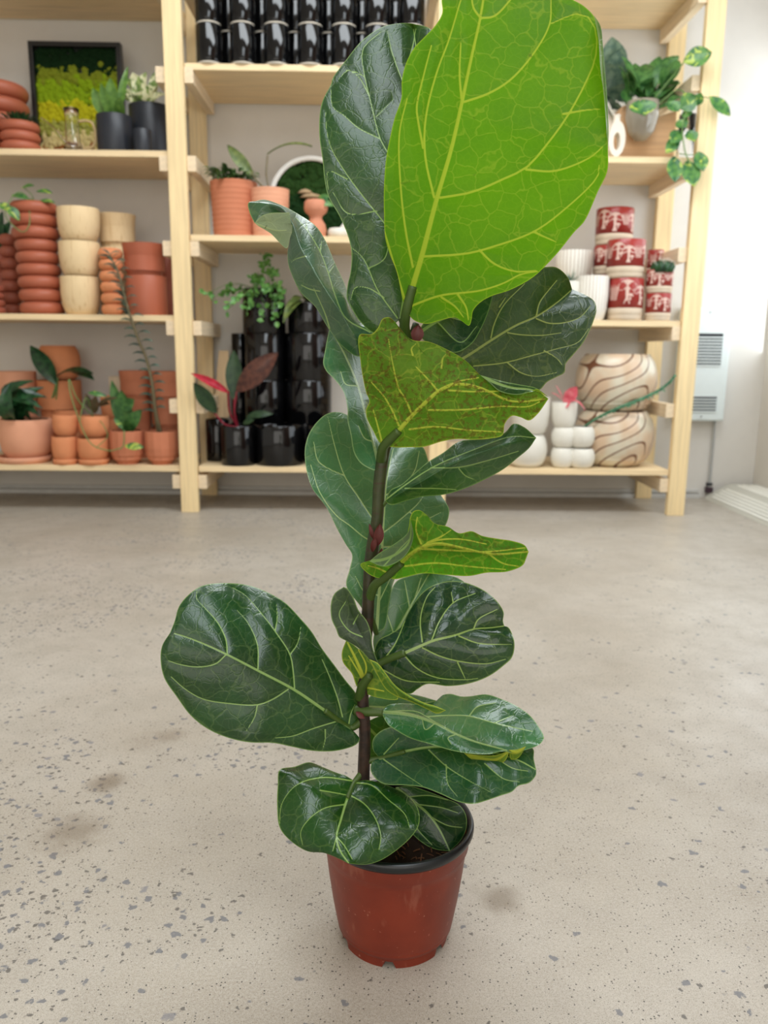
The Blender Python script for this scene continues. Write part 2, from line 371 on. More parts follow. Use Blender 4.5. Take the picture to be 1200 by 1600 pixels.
def leaves(e, L, mat, name='foliage', label=None):
    o = mk(name, join(*L), mat, e)
    if label: o['label'] = label
    return o
# ---- left bay, top visible shelf
SY = 4.06
e, top, r = potted('ring', -2, 58, 192, zA, M_ring, 'small stacked-ring terracotta planter holding a spiky green succulent, far left upper shelf', 4.03, n=3)
L = []
for i in range(46):
    a = i*2.4; s = .35+.65*(i/46); b = top+Vector((math.cos(a), math.sin(a), 0))*(.05*s); L.append(blade(b, b+Vector((math.cos(a)*.05*s, math.sin(a)*.05*s, .055*(1.35-s*.8))), .012, (0, 0, 1), .1, .25, 5))
leaves(e, L, L_dark)
P('ring', -52, 42, 133, zA, M_ring, 'larger stacked-ring terracotta planter behind the spiky succulent, cut by the left edge of the photo', 4.26, n=5, group=None)
P('ring', -66, 4, 184, zA, M_ring, 'small stacked-ring terracotta planter touching the left edge of the photo, left of the succulent', 4.05, n=3)
# framed moss picture
fx0 = at(51, 150, 4.36).x; fx1 = at(193, 150, 4.36).x; fz1 = zat(120, 67, 4.36); fr = empty('framed_moss_picture', ((fx0+fx1)/2, 4.36, zA), 'square black-framed moss picture banded from dark to lime to cream', 'wall art')
M_fblack = plain('black_frame_wood', S(22, 20, 20), .35, .5, .1)
mk('frame', join(box(fx0, fx0+.022, 4.34, 4.385, zA, fz1), box(fx1-.022, fx1, 4.34, 4.385, zA, fz1), box(fx0+.022, fx1-.022, 4.34, 4.385, zA, zA+.022), box(fx0+.022, fx1-.022, 4.34, 4.385, fz1-.022, fz1), box(fx0+.01, fx1-.01, 4.375, 4.384, zA+.01, fz1-.01)), M_fblack, fr, False, .001, org=Vector((fx0, 4.36, zA)))
def moss_clumps(inside, cols, x0, x1, z0, z1, Y, nn, rr):
    out = {c: [] for c in range(len(cols))}
    for i in range(nn):
        x = random.uniform(x0, x1); z = random.uniform(z0, z1)
        if not inside(x, z): continue
        s = (z-z0)/(z1-z0)+random.gauss(0, .025); k = max([j for j, (lo, _) in enumerate(cols) if s >= lo] or [0])
        R = rr*random.uniform(.6, 1.3); V = []; Fc = []; a0 = random.random()*6
        V.append((x, Y-R*.9, z))
        for ring, (q, d) in enumerate(((.55, .75), (1., .25))):
            for j in range(8): a = a0+j*PI/4; w_ = q*R*(1+.28*random.uniform(-1, 1)); V.append((x+w_*math.cos(a), Y-R*d*random.uniform(.7, 1.2), z+w_*math.sin(a)))
        for j in range(8): Fc.append((0, 1+(j+1) % 8, 1+j)); Fc.append((1+j, 1+(j+1) % 8, 9+(j+1) % 8, 9+j))
        out[k].append((V, Fc))
    return out
bands = [(-9, plain('moss_rust', S(140, 84, 40), .9, .1, .25, 60, 1., 200)), (.12, plain('moss_cream', S(206, 188, 130), .9, .1, .2, 60, 1., 200)), (.26, plain('moss_pale_olive', S(150, 150, 70), .9, .1, .25, 60, 1., 200)), (.36, plain('moss_yellow', S(176, 172, 30), .9, .1, .25, 60, 1., 200)), (.54, plain('moss_lime', S(126, 152, 24), .9, .1, .25, 60, 1., 200)), (.72, plain('moss_olive', S(118, 128, 34), .9, .1, .25, 60, 1., 200)), (.82, plain('moss_dark', S(18, 40, 18), .9, .1, .25, 60, 1., 200))]
for k, ps in moss_clumps(lambda x, z: True, bands, fx0+.028, fx1-.028, zA+.028, fz1-.028, 4.372, 1500, .016).items():
    if ps: m = mk('moss', join(*ps), bands[k][1], fr); m['kind'] = 'stuff'; m['label'] = ['rust brown moss', 'cream moss', 'pale olive moss', 'yellow moss', 'lime green moss', 'olive moss', 'dark green moss'][k]
# glass watering can
M_glass = glass('clear_glass')
gx, gr = meas(102, 124, 200, 4.05); gh = zat(113, 170, 4.05)-zA
gl = empty('glass_watering_can', (gx, 4.05, zA), 'clear glass watering can with a slanting spout in front of the moss picture', 'watering can')
mk('body', lathe([(0, 0), (gr*1.3, 0), (gr*1.35, .01), (gr*1.0, .05), (gr*.95, gh*.85), (gr*1.1, gh), (gr*1.0, gh), (gr*.85, gh*.85), (gr*.9, .05), (gr*1.2, .012), (0, .006)], (gx, 4.05, zA), 32), M_glass, gl)
mk('spout', tube([at(104, 226, 4.05), at(90, 208, 4.05), at(64, 184, 4.05)], [.008, .006, .005], 10), M_glass, gl)
hl = [at(x, y, 4.08) for x, y in ((124, 190), (136, 189), (146, 196), (150, 212), (147, 226), (138, 231), (124, 231))]
tag(mk('ceramic_handled_cup', join(tube(hl, .006, 10), lathe([(0, 0), (.012, 0), (.015, .01), (.015, .06), (.013, .06), (.013, .01), (0, .008)], (at(122, 210, 4.1).x, 4.12, zA), 20)), plain('glazed_tan', S(206, 178, 132), .3, .5), None), 'tan loop-handled ceramic cup between the glass can and the dark pots', 'cup')
e, top, r = potted('cyl', 152, 206, 182, zA, M_char, 'charcoal cylinder pot with upright rounded green paddle leaves, right of the moss picture', 4.06)
L = [blade(top+Vector((dx*.3, 0, 0)), at(x, y, 4.05+dy), w_, (0, -1, .3), .05, .1) for x, y, dx, w_, dy in ((145, 138, -.12, .045, -.03), (158, 130, -.05, .034, -.05), (173, 122, 0, .05, -.03), (188, 152, .1, .045, -.05), (200, 104, .06, .03, .04))]
leaves(e, L, leafm('foliage_fresh', S(84, 124, 52), S(112, 152, 66)))
e, top, r = potted('cyl', 203, 266, 167, zA, M_char, 'larger charcoal cylinder pot with a green and cream variegated plant beside the post', 4.2)
L = []
for i in range(18):
    a = random.uniform(-.2, 2.1)+PI*.25; x = random.uniform(186, 262); y = random.uniform(106, 158); L.append(blade(top+Vector((random.uniform(-.04, .04), random.uniform(-.04, .04), 0)), at(x, y, random.uniform(4.08, 4.26)), random.uniform(.03, .045), (0, -1, .5), random.uniform(.1, .3), .15))
leaves(e, L, L_var)
P('cyl', 208, 236, 203, zA, M_char, 'tiny charcoal cylinder pot in front of the two larger dark pots', 4.0)
# ---- left bay, middle shelf
zz = zB; tops = [(122, 490, 68, 0), (0,)]
for i, (xl, xr, yt) in enumerate(((31, 98, 432), (26, 92, 375), (18, 90, 317))):
    z1 = zat(58, yt, 4.1); o = None
    if i < 2: P('ring', xl, xr, yt, zz, M_ring, ('bottom', 'middle')[i]+' pot of the tall stack of ringed terracotta planters left of the carved wood pots', 4.09, n=3, group='tall ringed terracotta stack')
    else:
        e, top, r = potted('ring', xl, xr, yt, zz, M_ring, 'top ringed terracotta planter of the tall stack, with a trailing green and silver vine', 4.09, n=3, group='tall ringed terracotta stack')
        L = [blade(at(x0, y0, Y_), at(x1, y1, Y_), w_, (0, -.6, .8), .1, .1) for x0, y0, x1, y1, w_, Y_ in ((34, 295, 54, 291, .03, 4.05), (57, 300, 82, 303, .032, 4.04), (60, 315, 86, 318, .026, 4.03), (18, 306, 44, 312, .034, 4.0), (14, 330, 0, 318, .04, 3.98), (10, 322, 30, 345, .04, 3.97), (42, 312, 58, 322, .03, 4.02), (0, 345, -14, 362, .04, 4.0))]
        leaves(e, L, L_pothos)
        mk('vine_stem', join(tube([top, at(50, 305, 4.05), at(36, 292, 4.05)], .002, 6), tube([at(58, 322, 4.05), at(30, 300, 4.0), at(15, 315, 3.98), at(8, 335, 3.96), at(20, 352, 3.96), at(38, 362, 3.96), at(46, 350, 3.97), at(46, 325, 4.0)], .0022, 6)), M_stem, e)
    zz = z1
for i, (yt, n_, lab) in enumerate(((438, 3, 'lower'), (366, 4, 'upper'))):
    P('ring', 2 if i == 0 else -1, 34 if i == 0 else 29, yt, zB if i == 0 else zat(15, 438, 4.22), M_ring2, lab+' pot of the slim brown ringed stack behind the tall ringed stack', 4.25, n=n_, group='slim ringed stack')
P('ring', -40, 6, 445, zB, M_ring2, 'brown ringed pot half out of frame at the left edge of the middle shelf', 4.05, n=4)
e, top, r = potted('cyl', -30, 24, 366, zB+.26, M_ring2, 'dark leafy plant in a brown pot behind the slim ringed stack', 4.3, h=.05)
e.location.z = e.location.z
leaves(e, [blade(top, at(x, y, 4.25), .05, (0, -1, .4), .1, .1) for x, y in ((5, 330), (18, 345), (-8, 340), (14, 362))], L_dark)
mk('pot_stand', lathe([(0, 0), (.05, 0), (.05, .26), (0, .26)], (ORG[e.name].x, 4.3, zB), 24), M_ring2, e)
zz = zB
for i, (xl, xr, yt) in enumerate(((95, 154, 433), (92, 154, 379), (89, 153, 326))):
    z1 = zat(122, yt, 4.06); P('cup', xl, xr, yt, zz, M_cwood, ('bottom', 'middle', 'top')[i]+' of the three carved pale wooden pots stacked beside the tall ringed stack', 4.05, group='carved wooden pot stack'); zz = z1
zz = zB
for i, (xl, xr, yt) in enumerate(((158, 212, 440), (156, 212, 388), (153, 212, 336))):
    z1 = zat(183, yt, 4.24); P('cup' if i < 2 else 'taper', xl, xr, yt, zz, M_cwood, ('bottom', 'middle', 'top')[i]+' of the shorter carved wooden pot stack behind the small ringed terracotta pots', 4.24, group='shorter carved wooden stack'); zz = z1
zz = zB
for i, (yt, lab) in enumerate(((440, 'lower'), (388, 'upper'))):
    z1 = zat(172, yt, 4.01); P('ring', 157 if i == 0 else 153, 190, yt, zz, M_terra3, lab+' small ringed terracotta candle pot in front of the carved wooden pots', 4.01, n=3, group='small ringed terracotta pots'); zz = z1
zz = zB
for i, (xl, xr, yt) in enumerate(((198, 260, 432), (191, 258, 382))):
    z1 = zat(226, yt, 4.07); P('taper' if i else 'cyl', xl, xr, yt, zz, M_ring, ('lower', 'upper')[i]+' of the two smooth terracotta cylinders stacked beside the left post', 4.06, group='smooth terracotta cylinders'); zz = z1
zz = zB
for i, (xl, xr, yt) in enumerate(((244, 280, 440), (244, 280, 402))):
    z1 = zat(262, yt, 4.3); P('cyl', xl, xr, yt, zz, M_ring2, ('lower', 'upper')[i]+' dark terracotta pot half hidden behind the post, beside the smooth cylinders', 4.32, group='dark terracotta pots by the post'); zz = z1
# ---- left bay, bottom shelf
zS = zB*0+.23
def saucer(xl, xr, z0, h, mat, Y, parent): x, r_ = meas(xl, xr, 722, Y); return mk('saucer', lathe(profile('saucer', r_, h), (x, Y, z0), 40), mat, parent)
e, top, r = potted('terra', -1, 80, 654, zS+.018, M_terra2, 'large light terracotta pot on a saucer with dark strap leaves, left end of bottom shelf', 4.09)
saucer(0, 79, zS, .032, M_terra2, 4.09, e)
L = []
for x, y, w_, l in ((66, 606, .075, .45), (70, 622, .08, .5), (64, 640, .075, .6), (50, 596, .07, .35), (14, 598, .07, .4), (4, 618, .07, .5), (40, 612, .085, .4), (30, 634, .08, .5), (54, 628, .08, .55), (10, 642, .06, .5), (26, 604, .07, .3), (58, 650, .06, .7)):
    L.append(blade(top+Vector((random.uniform(-.07, .03), random.uniform(-.05, .04), 0)), at(x+4, y, random.uniform(3.98, 4.12)), w_, (0, -.7, .7), l, .2))
leaves(e, L, L_dark)
e2, top, r = potted('taper', 84, 128, 640, zS+.0, M_terra3, 'terracotta pot behind the small stacked pots with a tall pointed philodendron leaf', 4.25)
L = [blade(at(88, 600, 4.2), at(48, 540, 4.14), .07, (0, -1, .2), -.05, .1), blade(at(90, 588, 4.2), at(146, 585, 4.12), .045, (0, -.5, 1), .12, .15), blade(at(112, 582, 4.2), at(147, 595, 4.12), .045, (0, -.5, 1), .1, .15)]
leaves(e2, L, L_dark)
mk('stem', join(tube([at(78, 640, 4.25), at(84, 618, 4.22), at(88, 598, 4.2)], .005, 8), tube([at(86, 640, 4.25), at(88, 620, 4.22), at(90, 590, 4.2)], .004, 8), tube([at(72, 642, 4.25), at(82, 620, 4.22), at(88, 600, 4.2)], .004, 8)), M_stem, e2)
x_, y_ = 0, 0
P('taper', -4, 56, 580, zS, M_terra2, 'wide light terracotta pot behind the strap-leaf plant, at the far left', 4.28)
P('collar', 60, 126, 594, zS, M_terra3, 'terracotta pot under the small bowl, behind the pointed-leaf plant', 4.33)
P('round', 60, 124, 540, zat(93, 594, 4.33), M_terra3, 'rounded terracotta bowl standing on top of another pot at the back left', 4.33)
def stackpair(xl, xr, yts, mat, labs, Y, grp, plant_top=False):
    sx, sr = meas(xl+2, xr, 720, Y); zz = zS; out = []
    for i, yt in enumerate(yts):
        z1 = zat((xl+xr)/2, yt, Y)
        if i == 0:
            x, Y_, _, r_, h_ = pot3('terra', xl, xr, yt, zz+.014, mat, Y); b = empty('plant_pot', (x, Y, zz), labs[i], 'pot', grp)
            mk('pot_body', lathe(profile('terra', r_, h_), (x, Y, zz+.014), 36), mat, b); mk('saucer', lathe(profile('saucer', sr, .028), (x, Y, zz), 36), mat, b)
        elif plant_top and i == len(yts)-1:
            out = potted('terra', xl, xr, yt, zz, mat, labs[i], Y, grp)
        else: P('terra', xl, xr, yt, zz, mat, labs[i], Y, group=grp)
        zz = z1
    return out
stackpair(82, 121, (681, 648), M_terra3, ('lower small terracotta pot with saucer, just right of the large light pot', 'upper small terracotta pot, just right of the large light pot'), 4.02, 'small stacked terracotta pots')
e, top, r = stackpair(122, 170, (683, 649), M_terra3, ('lower small terracotta pot with saucer beneath the trailing bronze plant', 'upper small terracotta pot holding a trailing plant with bronze leaves'), 4.03, 'small stacked terracotta pots', True)
L = [blade(at(148, 646, 4.03), at(150, 618, 4.0), .035, (0, -1, .3), .05, .1), blade(at(150, 640, 4.03), at(184, 622, 4.0), .03, (0, -.6, .8), .15, .1), blade(at(142, 640, 4.03), at(134, 615, 4.02), .03, (0, -1, .3), .05, .1), blade(at(152, 636, 4.03), at(172, 632, 3.99), .03, (0, -.6, .8), .1, .1)]
leaves(e, L, leafm('foliage_bronze', S(70, 72, 44), S(110, 84, 60)))
leaves(e, [blade(at(178, 653, 3.93), at(193, 670, 3.93), .018, (0, -1, .3), .05, .1), blade(at(195, 697, 3.93), at(225, 699, 3.93), .03, (0, -1, .4), .08, .1), blade(at(137, 614, 4.0), at(168, 620, 4.0), .02, (0, -1, .5), .15, .1)], L_pothos, 'foliage', 'green vine leaves')
mk('vine_stem', join(tube([top, at(118, 618, 4.0), at(108, 592, 4.0), at(110, 614, 3.97), at(122, 652, 3.95), at(138, 688, 3.94), at(160, 702, 3.93), at(182, 702, 3.93), at(194, 688, 3.93), at(194, 672, 3.93)], .0028, 6), tube([top, at(136, 622, 4.0), at(128, 640, 3.96), at(124, 660, 3.95)], .0025, 6), tube([top, at(162, 665, 3.96), at(168, 680, 3.95), at(150, 700, 3.94)], .002, 6)), M_stem, e)
P('terra', 158, 184, 655, zS, M_terra3, 'small terracotta pot behind the bronze-leaved plant, lower of its pair', 4.2, group='small pots at the back')
P('terra', 158, 184, 618, zat(171, 655, 4.2), M_terra3, 'small terracotta pot behind the bronze-leaved plant, upper of its pair', 4.2, group='small pots at the back')
e, top, r = potted('foot', 171, 224, 672, zS, M_terra, 'faceted footed terracotta pot with broad upright green leaves', 4.04, seg=14)
L = [blade(top+Vector((-.01, 0, 0)), at(175, 595, 4.05), .05, (0, -1, .2), .03, .1), blade(top, at(190, 610, 4.02), .07, (0, -1, .2), .0, .1), blade(top, at(222, 640, 4.02), .055, (0, -1, .3), .1, .1), blade(top+Vector((.02, 0, 0)), at(196, 656, 3.99), .05, (0, -1, .3), .1, .1), blade(at(190, 640, 4.04), at(210, 624, 4.03), .05, (0, -1, .2), .05, .1)]
leaves(e, L, L_mid)
e, top, r = potted('foot', 224, 276, 673, zS, M_terra, 'faceted footed terracotta pot with a tall leaning whip-like succulent stem', 4.02, seg=14)
stp = [top+Vector((0, 0, -.01)), at(243, 640, 4.0), at(238, 600, 3.97), at(229, 562, 3.95), at(216, 530, 3.92), at(200, 482, 3.89), at(186, 430, 3.88), at(172, 400, 3.88)]
mk('stem', join(tube(stp, [.009, .008, .0075, .007, .006, .004], 8), tube([top+Vector((-.015, 0, -.01)), at(241, 640, 4.02), at(236, 590, 3.99)], [.006, .004], 8)), M_stemb, e)
cc = catmull([tuple(p) for p in stp], 44); L = []
for i in range(6, 44):
    p = Vector(cc[i]); s = 1 if i % 2 else -1; T = (Vector(cc[min(i+1, 43)])-Vector(cc[i-1])).normalized(); d = Vector((s*.9, -.15, .1 if i < 30 else .25)); L.append(blade(p, p+d.normalized()*random.uniform(.05, .07), .018, (0, -.5, 1), .2, .15, 5))
    if i > 28: L.append(blade(p, p+Vector((-s*.6, -.2, .5)).normalized()*.045, .013, (0, -.5, 1), .15, .15, 5))
leaves(e, L, leafm('foliage_bluegreen', S(46, 76, 70), S(86, 116, 100)))
for i, (xl, xr, yt, lab) in enumerate(((192, 236, 622, 'lower'), (187, 236, 579, 'upper'))):
    P('taper', xl, xr, yt, zS if i == 0 else zat(212, 622, 4.3), M_terra, lab+' terracotta pot of the left stack behind the faceted pots', 4.3, group='terracotta stacks behind the faceted pots')
zz = zS
for i, (xl, xr, yt) in enumerate(((238, 284, 668), (236, 284, 625), (232, 286, 580))):
    z1 = zat(260, yt, 4.3); P('taper', xl, xr, yt, zz, M_terra, ('lower', 'middle', 'upper')[i]+' terracotta pot of the stack behind the leaning stem, partly behind the post', 4.3, group='terracotta stacks behind the faceted pots'); zz = z1
tag(mk('wooden_block', box(*[at(x, 600, 4.3).x for x in (170, 188)], 4.3, 4.36, zS, zat(180, 588, 4.3)), wood('pale_block', S(214, 196, 168), 'Z'), None, False, .003), 'pale wooden block upright between the terracotta stacks', 'block')
# ---- centre bay, top: black glazed cups, two rows, two high
cups = []
def black_cup(x, Y, z, h, r, lab, grp):
    e = empty('black_cylinder_vase', (x, Y, z), lab, 'vase', grp)
    mk('glazed_body', lathe([(0, .006), (r*.9, .006), (r*.98, .012), (r, .02), (r, h-.004), (r-.002, h), (r-.006, h-.001), (r-.006, .03), (0, .025)], (x, Y, z), 40), M_black, e)
    mk('foot_ring', lathe([(0, 0), (r*.9, 0), (r*.93, .007), (0, .007)], (x, Y, z), 40), M_unglazed, e)
ch_ = zat(400, 41, 4.0)-zD
for k in range(7):
    x, r_ = meas(327+52.6*k-20, 327+52.6*k+20, 80, 4.01)
    wh = ['leftmost', 'second', 'third', 'fourth', 'fifth', 'sixth', 'seventh'][k]
    for j in range(2): black_cup(x, 4.01, zD+j*ch_, ch_, r_, ['lower', 'upper'][j]+' black glazed cylinder vase of the '+wh+' front column from the left post', 'black glazed vases on the top shelf')
    if k < 6:
        for j in range(2): black_cup(x+52.6*4.05/F/2*.98, 4.01+r_*2.02*.95, zD+j*ch_, ch_, r_*1.02, ['lower', 'upper'][j]+' black vase of the rear row, in the gap right of the '+wh+' front column', 'black glazed vases on the top shelf')
# ---- centre bay, shelf E
e, top, r = potted('ribbed', 329, 402, 286, zE, M_terra, 'ribbed terracotta pot with a low ferny plant, next to the left post', 4.1)
L = []
for i in range(130):
    a = random.uniform(0, 2*PI); q = random.random()**.5; b = top+Vector((math.cos(a), math.sin(a), 0))*(.1*q)+Vector((0, 0, random.uniform(0, .05))); L.append(blade(b, b+Vector((math.cos(a)*random.uniform(.02, .05), math.sin(a)*.04-.01, random.uniform(-.01, .035))), random.uniform(.014, .022), (0, -.4, 1), .25, .15, 5))
leaves(e, L, leafm('foliage_fern', S(52, 84, 46), S(92, 122, 66)))
e, top, r = potted('ribbed', 391, 452, 297, zE, M_terra2, 'smaller ribbed pink-terracotta pot with two long dark leaves, in front of the round moss picture', 4.05)
L = [blade(at(396, 275, 4.05), at(355, 227, 4.03), .045, (0, -1, .3), -.03, .15), blade(at(418, 242, 4.05), at(488, 230, 4.0), .045, (0, -.4, 1), .12, .15)]
leaves(e, L, L_maroon if False else L_oliv)
mk('stem', join(tube([top, at(404, 285, 4.05), at(392, 270, 4.05)], .005, 8), tube([top, at(416, 270, 4.05), at(418, 243, 4.05)], .004, 8)), M_stemb, e)
mx0 = at(486, 285, 4.3); R = .23*.93
mr = empty('round_moss_picture', (mx0.x, 4.3, zE), 'round white-framed dark moss picture standing behind the small terracotta vase', 'wall art')
cz = zE+R
def ring_y(prof, cx, cyy, czz, seg=64):
    V, Fc = lathe(prof, (0, 0, 0), seg, True); return [(cx+x, cyy+z, czz+y) for x, y, z in V], Fc
mk('frame', ring_y([(R, 0), (R, .045), (R-.02, .045), (R-.022, 0)], mx0.x, 4.3, cz), plain('white_painted_frame', S(236, 234, 228), .4, .5), mr)
V, Fc = lathe([(0, 0), (R-.021, 0), (R-.021, .006), (0, .006)], (0, 0, 0), 48); mk('backing', ([(mx0.x+x, 4.335+z, cz+y) for x, y, z in V], Fc), M_fblack, mr)
b2 = [(-9, plain('moss_forest', S(26, 52, 24), .9, .1, .4, 60, 1., 200)), (.55, plain('moss_forest_light', S(40, 66, 28), .9, .1, .4, 60, 1., 200))]
for k, ps in moss_clumps(lambda x, z: (x-mx0.x)**2+(z-cz)**2 < (R-.03)**2, b2, mx0.x-R, mx0.x+R, cz-R, cz+R, 4.33, 900, .02).items():
    m = mk('moss', join(*ps), b2[k][1], mr); m['kind'] = 'stuff'
mus = []
for dx, dz, s in ((.0, .02, .06), (.03, -.02, .045), (-.03, .04, .04)):
    c = (mx0.x-.0+dx, 4.305, cz+dz); V, Fc = lathe([(0, .02), (s*.6, .012), (s, -.004), (s*.5, -.006), (0, -.004)], (0, 0, 0), 20); mus.append(([(c[0]+x, c[1]+y*.35, c[2]+z*.9) for x, y, z in V], Fc))
mk('dried_fungus', join(*mus), plain('fungus', S(176, 150, 116), .8, .2, .2, 60), mr)
mr.rotation_euler = (0, 0, 0)
e, top, r = potted('goblet', 475, 512, 313, zE, plain('pink_clay', S(206, 138, 108), .7, .3, .12, 30), 'small hourglass-shaped pink clay vase with a green sprig, in front of the round moss picture', 4.02, soil=False)
leaves(e, [blade(top, at(516, 306, 4.0), .03, (0, -1, .3), .1, .1), blade(top, at(522, 322, 4.0), .028, (0, -1, .3), .2, .1)], L_pothos)
tag(mk('pale_stone', lathe(profile('round', .05, .045), (at(528, 360, 4.04).x, 4.04, zE), 24), M_white, None), 'small low pale dish right of the hourglass vase', 'dish')
# ---- centre bay, bottom shelf: black planters
def bpot(xl, xr, yt, z0, lab, Y, kind='cyl', grp='black planters on the bottom shelf'): return P(kind, xl, xr, yt, z0, M_black, lab, Y, group=grp, name='black_planter', cat='planter')
e, top, r = potted('cyl', 344, 398, 664, zC, M_black, 'black gloss planter with red-flushed dark philodendron leaves beside the left post', 4.03)
leaves(e, [blade(at(358, 615, 4.0), at(298, 584, 3.9), .032, (0, -1, .5), .08, .25)], L_red, 'new_leaf', 'unfurling crimson leaf')
leaves(e, [blade(at(370, 612, 4.03), at(434, 551, 4.0), .085, (0, -1, .1), .06, .1)], L_maroon, 'bronze_leaf', 'dull maroon leaf')
leaves(e, [blade(at(366, 625, 4.03), at(366, 548, 4.06), .065, (0, -1, .1), .03, .1), blade(at(338, 645, 3.98), at(303, 598, 3.92), .06, (0, -1, .2), .05, .1), blade(at(384, 652, 4.0), at(427, 647, 3.97), .03, (0, -1, .5), .12, .1), blade(at(380, 662, 4.0), at(398, 656, 3.97), .025, (0, -1, .5), .1, .1)], leafm('foliage_deep', S(30, 58, 34), S(50, 76, 44)))
mk('stem', join(tube([top, at(358, 640, 4.02), at(356, 612, 4.0)], .005, 8), tube([top, at(366, 640, 4.03), at(370, 612, 4.03)], .005, 8), tube([top, at(350, 662, 4.0), at(335, 645, 3.98)], .005, 8), tube([top, at(366, 640, 4.04), at(366, 622, 4.03)], .004, 8)), plain('maroon_stem', S(130, 30, 46), .4, .4), e)
bpot(322, 358, 655, zC, 'black planter behind the red-leaved one, tight against the left post', 4.2)
bpot(398, 474, 663, zC, 'wide low black gloss planter at the front, left of the fig', 4.07)
bpot(478, 545, 663, zC, 'wide low black gloss planter half hidden by the fig leaves', 4.06)
# rear columns
for (xl, xr, lab, Yb) in ((383, 446, 'left', 4.26), (446, 518, 'right', 4.27), (362, 388, 'far left', 4.38)):
    zz = zC
    for i, yt in enumerate((660, 594, 521)):
        z1 = zat((xl+xr)/2, yt, Yb)
        bpot(xl, xr, yt, zz, ('bottom', 'middle', 'top')[i]+' tall black gloss planter in the '+lab+' column of the rear row', Yb, grp='black planters in rear columns'); zz = z1
zt = zat(414, 521, 4.26)
e, top, r = potted('cyl', 379, 446, 452, zt, M_black, 'black planter on top of the left rear column, overflowing with small bright maidenhair leaves', 4.26)
L = []; S_ = []
for sx, sy, n_ in ((415, 400, 12), (402, 430, 10), (388, 465, 12), (360, 480, 10), (335, 465, 9), (318, 462, 6), (425, 470, 12), (440, 480, 8), (408, 495, 8), (395, 440, 12), (425, 425, 10), (440, 455, 8), (412, 455, 14), (384, 490, 8), (372, 470, 8), (430, 500, 6)):
    Yt = random.uniform(4.0, 4.24) if sy > 440 else random.uniform(4.15, 4.3)
    b = top+Vector((random.uniform(-.05, .05), random.uniform(-.05, .03), 0)); t_ = at(sx, sy, Yt); m_ = (b+t_)/2+Vector((0, 0, .05))
    S_.append(tube([b, m_, t_], .0014, 5, 10))
    for q in range(n_*2):
        s = random.uniform(.35, 1.05); p = b*(1-s)**2+m_*2*s*(1-s)+t_*s*s; d = Vector((random.gauss(0, 1), random.gauss(0, .7)-.3, random.gauss(0, .8))).normalized()*random.uniform(.018, .034); p = p+Vector((random.gauss(0, .012), random.gauss(0, .012), random.gauss(0, .01)))
        L.append(blade(p, p+d, random.uniform(.014, .022), (0, -1, .5), .1, .1, 4))
leaves(e, L, L_bright); mk('stem', join(*S_), M_stem, e)
zt2 = zat(482, 521, 4.27)
e, top, r = potted('cyl', 450, 516, 474, zt2, M_black, 'black planter on top of the right rear column with arching strap leaves', 4.27)
leaves(e, [blade(top, at(x, y, 4.1), w_, (0, -.5, 1), l, .1) for x, y, w_, l in ((443, 505, .05, .3), (452, 480, .045, .25), (465, 445, .05, .1), (500, 455, .045, .2), (520, 480, .04, .3))], L_oliv)
tag(mk('wooden_board', ([tuple(at(x, y, Y_)) for Y_ in (4.36, 4.385) for x, y in ((333, 652), (358, 652), (357, 548), (342, 548))], [(0, 1, 2, 3), (7, 6, 5, 4), (0, 4, 5, 1), (1, 5, 6, 2), (2, 6, 7, 3), (3, 7, 4, 0)]), wood('pale_board', S(222, 192, 150), 'Z'), None, False), 'small pale wooden board leaning behind the black planters', 'board')
bo = bpy.data.objects['wooden_board']
# behind the fig
P('taper', 690, 722, 690, zC, plain('tan_clay', S(226, 204, 176), .7, .2), 'plain beige clay pot on the bottom shelf, mostly hidden by the fig', 4.05)
# ---- right bay, shelf G
e = empty('potted_pothos', (at(1018, 200, 4.08).x, 4.08, zA), 'trailing green and yellow pothos in a clear glass pot set in a wooden block stand', 'potted plant')
zG = zA+.004
bx0, bx1 = at(975, 200, 4.1).x, at(1056, 200, 4.1).x; zt = zat(1010, 168, 4.1)
wv = [(bx0-.03, zG), (bx1, zG), (bx1, zt-.01), (bx1-.06, zt-.03), (bx1-.12, zt-.055), (bx0+.02, zt+.02), (bx0-.02, zt-.0), (bx0-.03, zt-.05)]
n_ = len(wv); V = [(x, 4.1, z) for x, z in wv]+[(x, 4.2, z) for x, z in wv]
mk('wooden_stand', (V, [tuple(range(n_))[::-1], tuple(range(n_, 2*n_))]+[(i, (i+1) % n_, n_+(i+1) % n_, n_+i) for i in range(n_)][::1]), wood('oak_stand', S(206, 164, 122), 'X'), e, False, .003)
cx, rr = meas(976, 1026, 195, 4.05); gz = zat(1000, 222, 4.05)
mk('glass_pot', lathe([(0, 0), (rr*.35, .004), (rr*.8, .04), (rr, .1), (rr, .17), (rr-.003, .17), (rr-.003, .1), (rr*.77, .043), (rr*.3, .008), (0, .006)], (cx, 4.04, gz), 36), plain('smoky_mirror_glass', S(150, 140, 124), .08, .8, .1), e)
L = []; L2 = []
for i in range(46):
    x = random.uniform(965, 1068); y = random.uniform(88, 172); b = Vector((cx+random.uniform(-.05, .05), 4.08+random.uniform(-.05, .05), zat(1000, 178, 4.06)))
    L.append(blade(b+(at(x, y, 4.1)-b)*.45, at(x, y, random.uniform(4.0, 4.22)), random.uniform(.035, .06), (0, -.6, .8), random.uniform(.05, .25), .12))
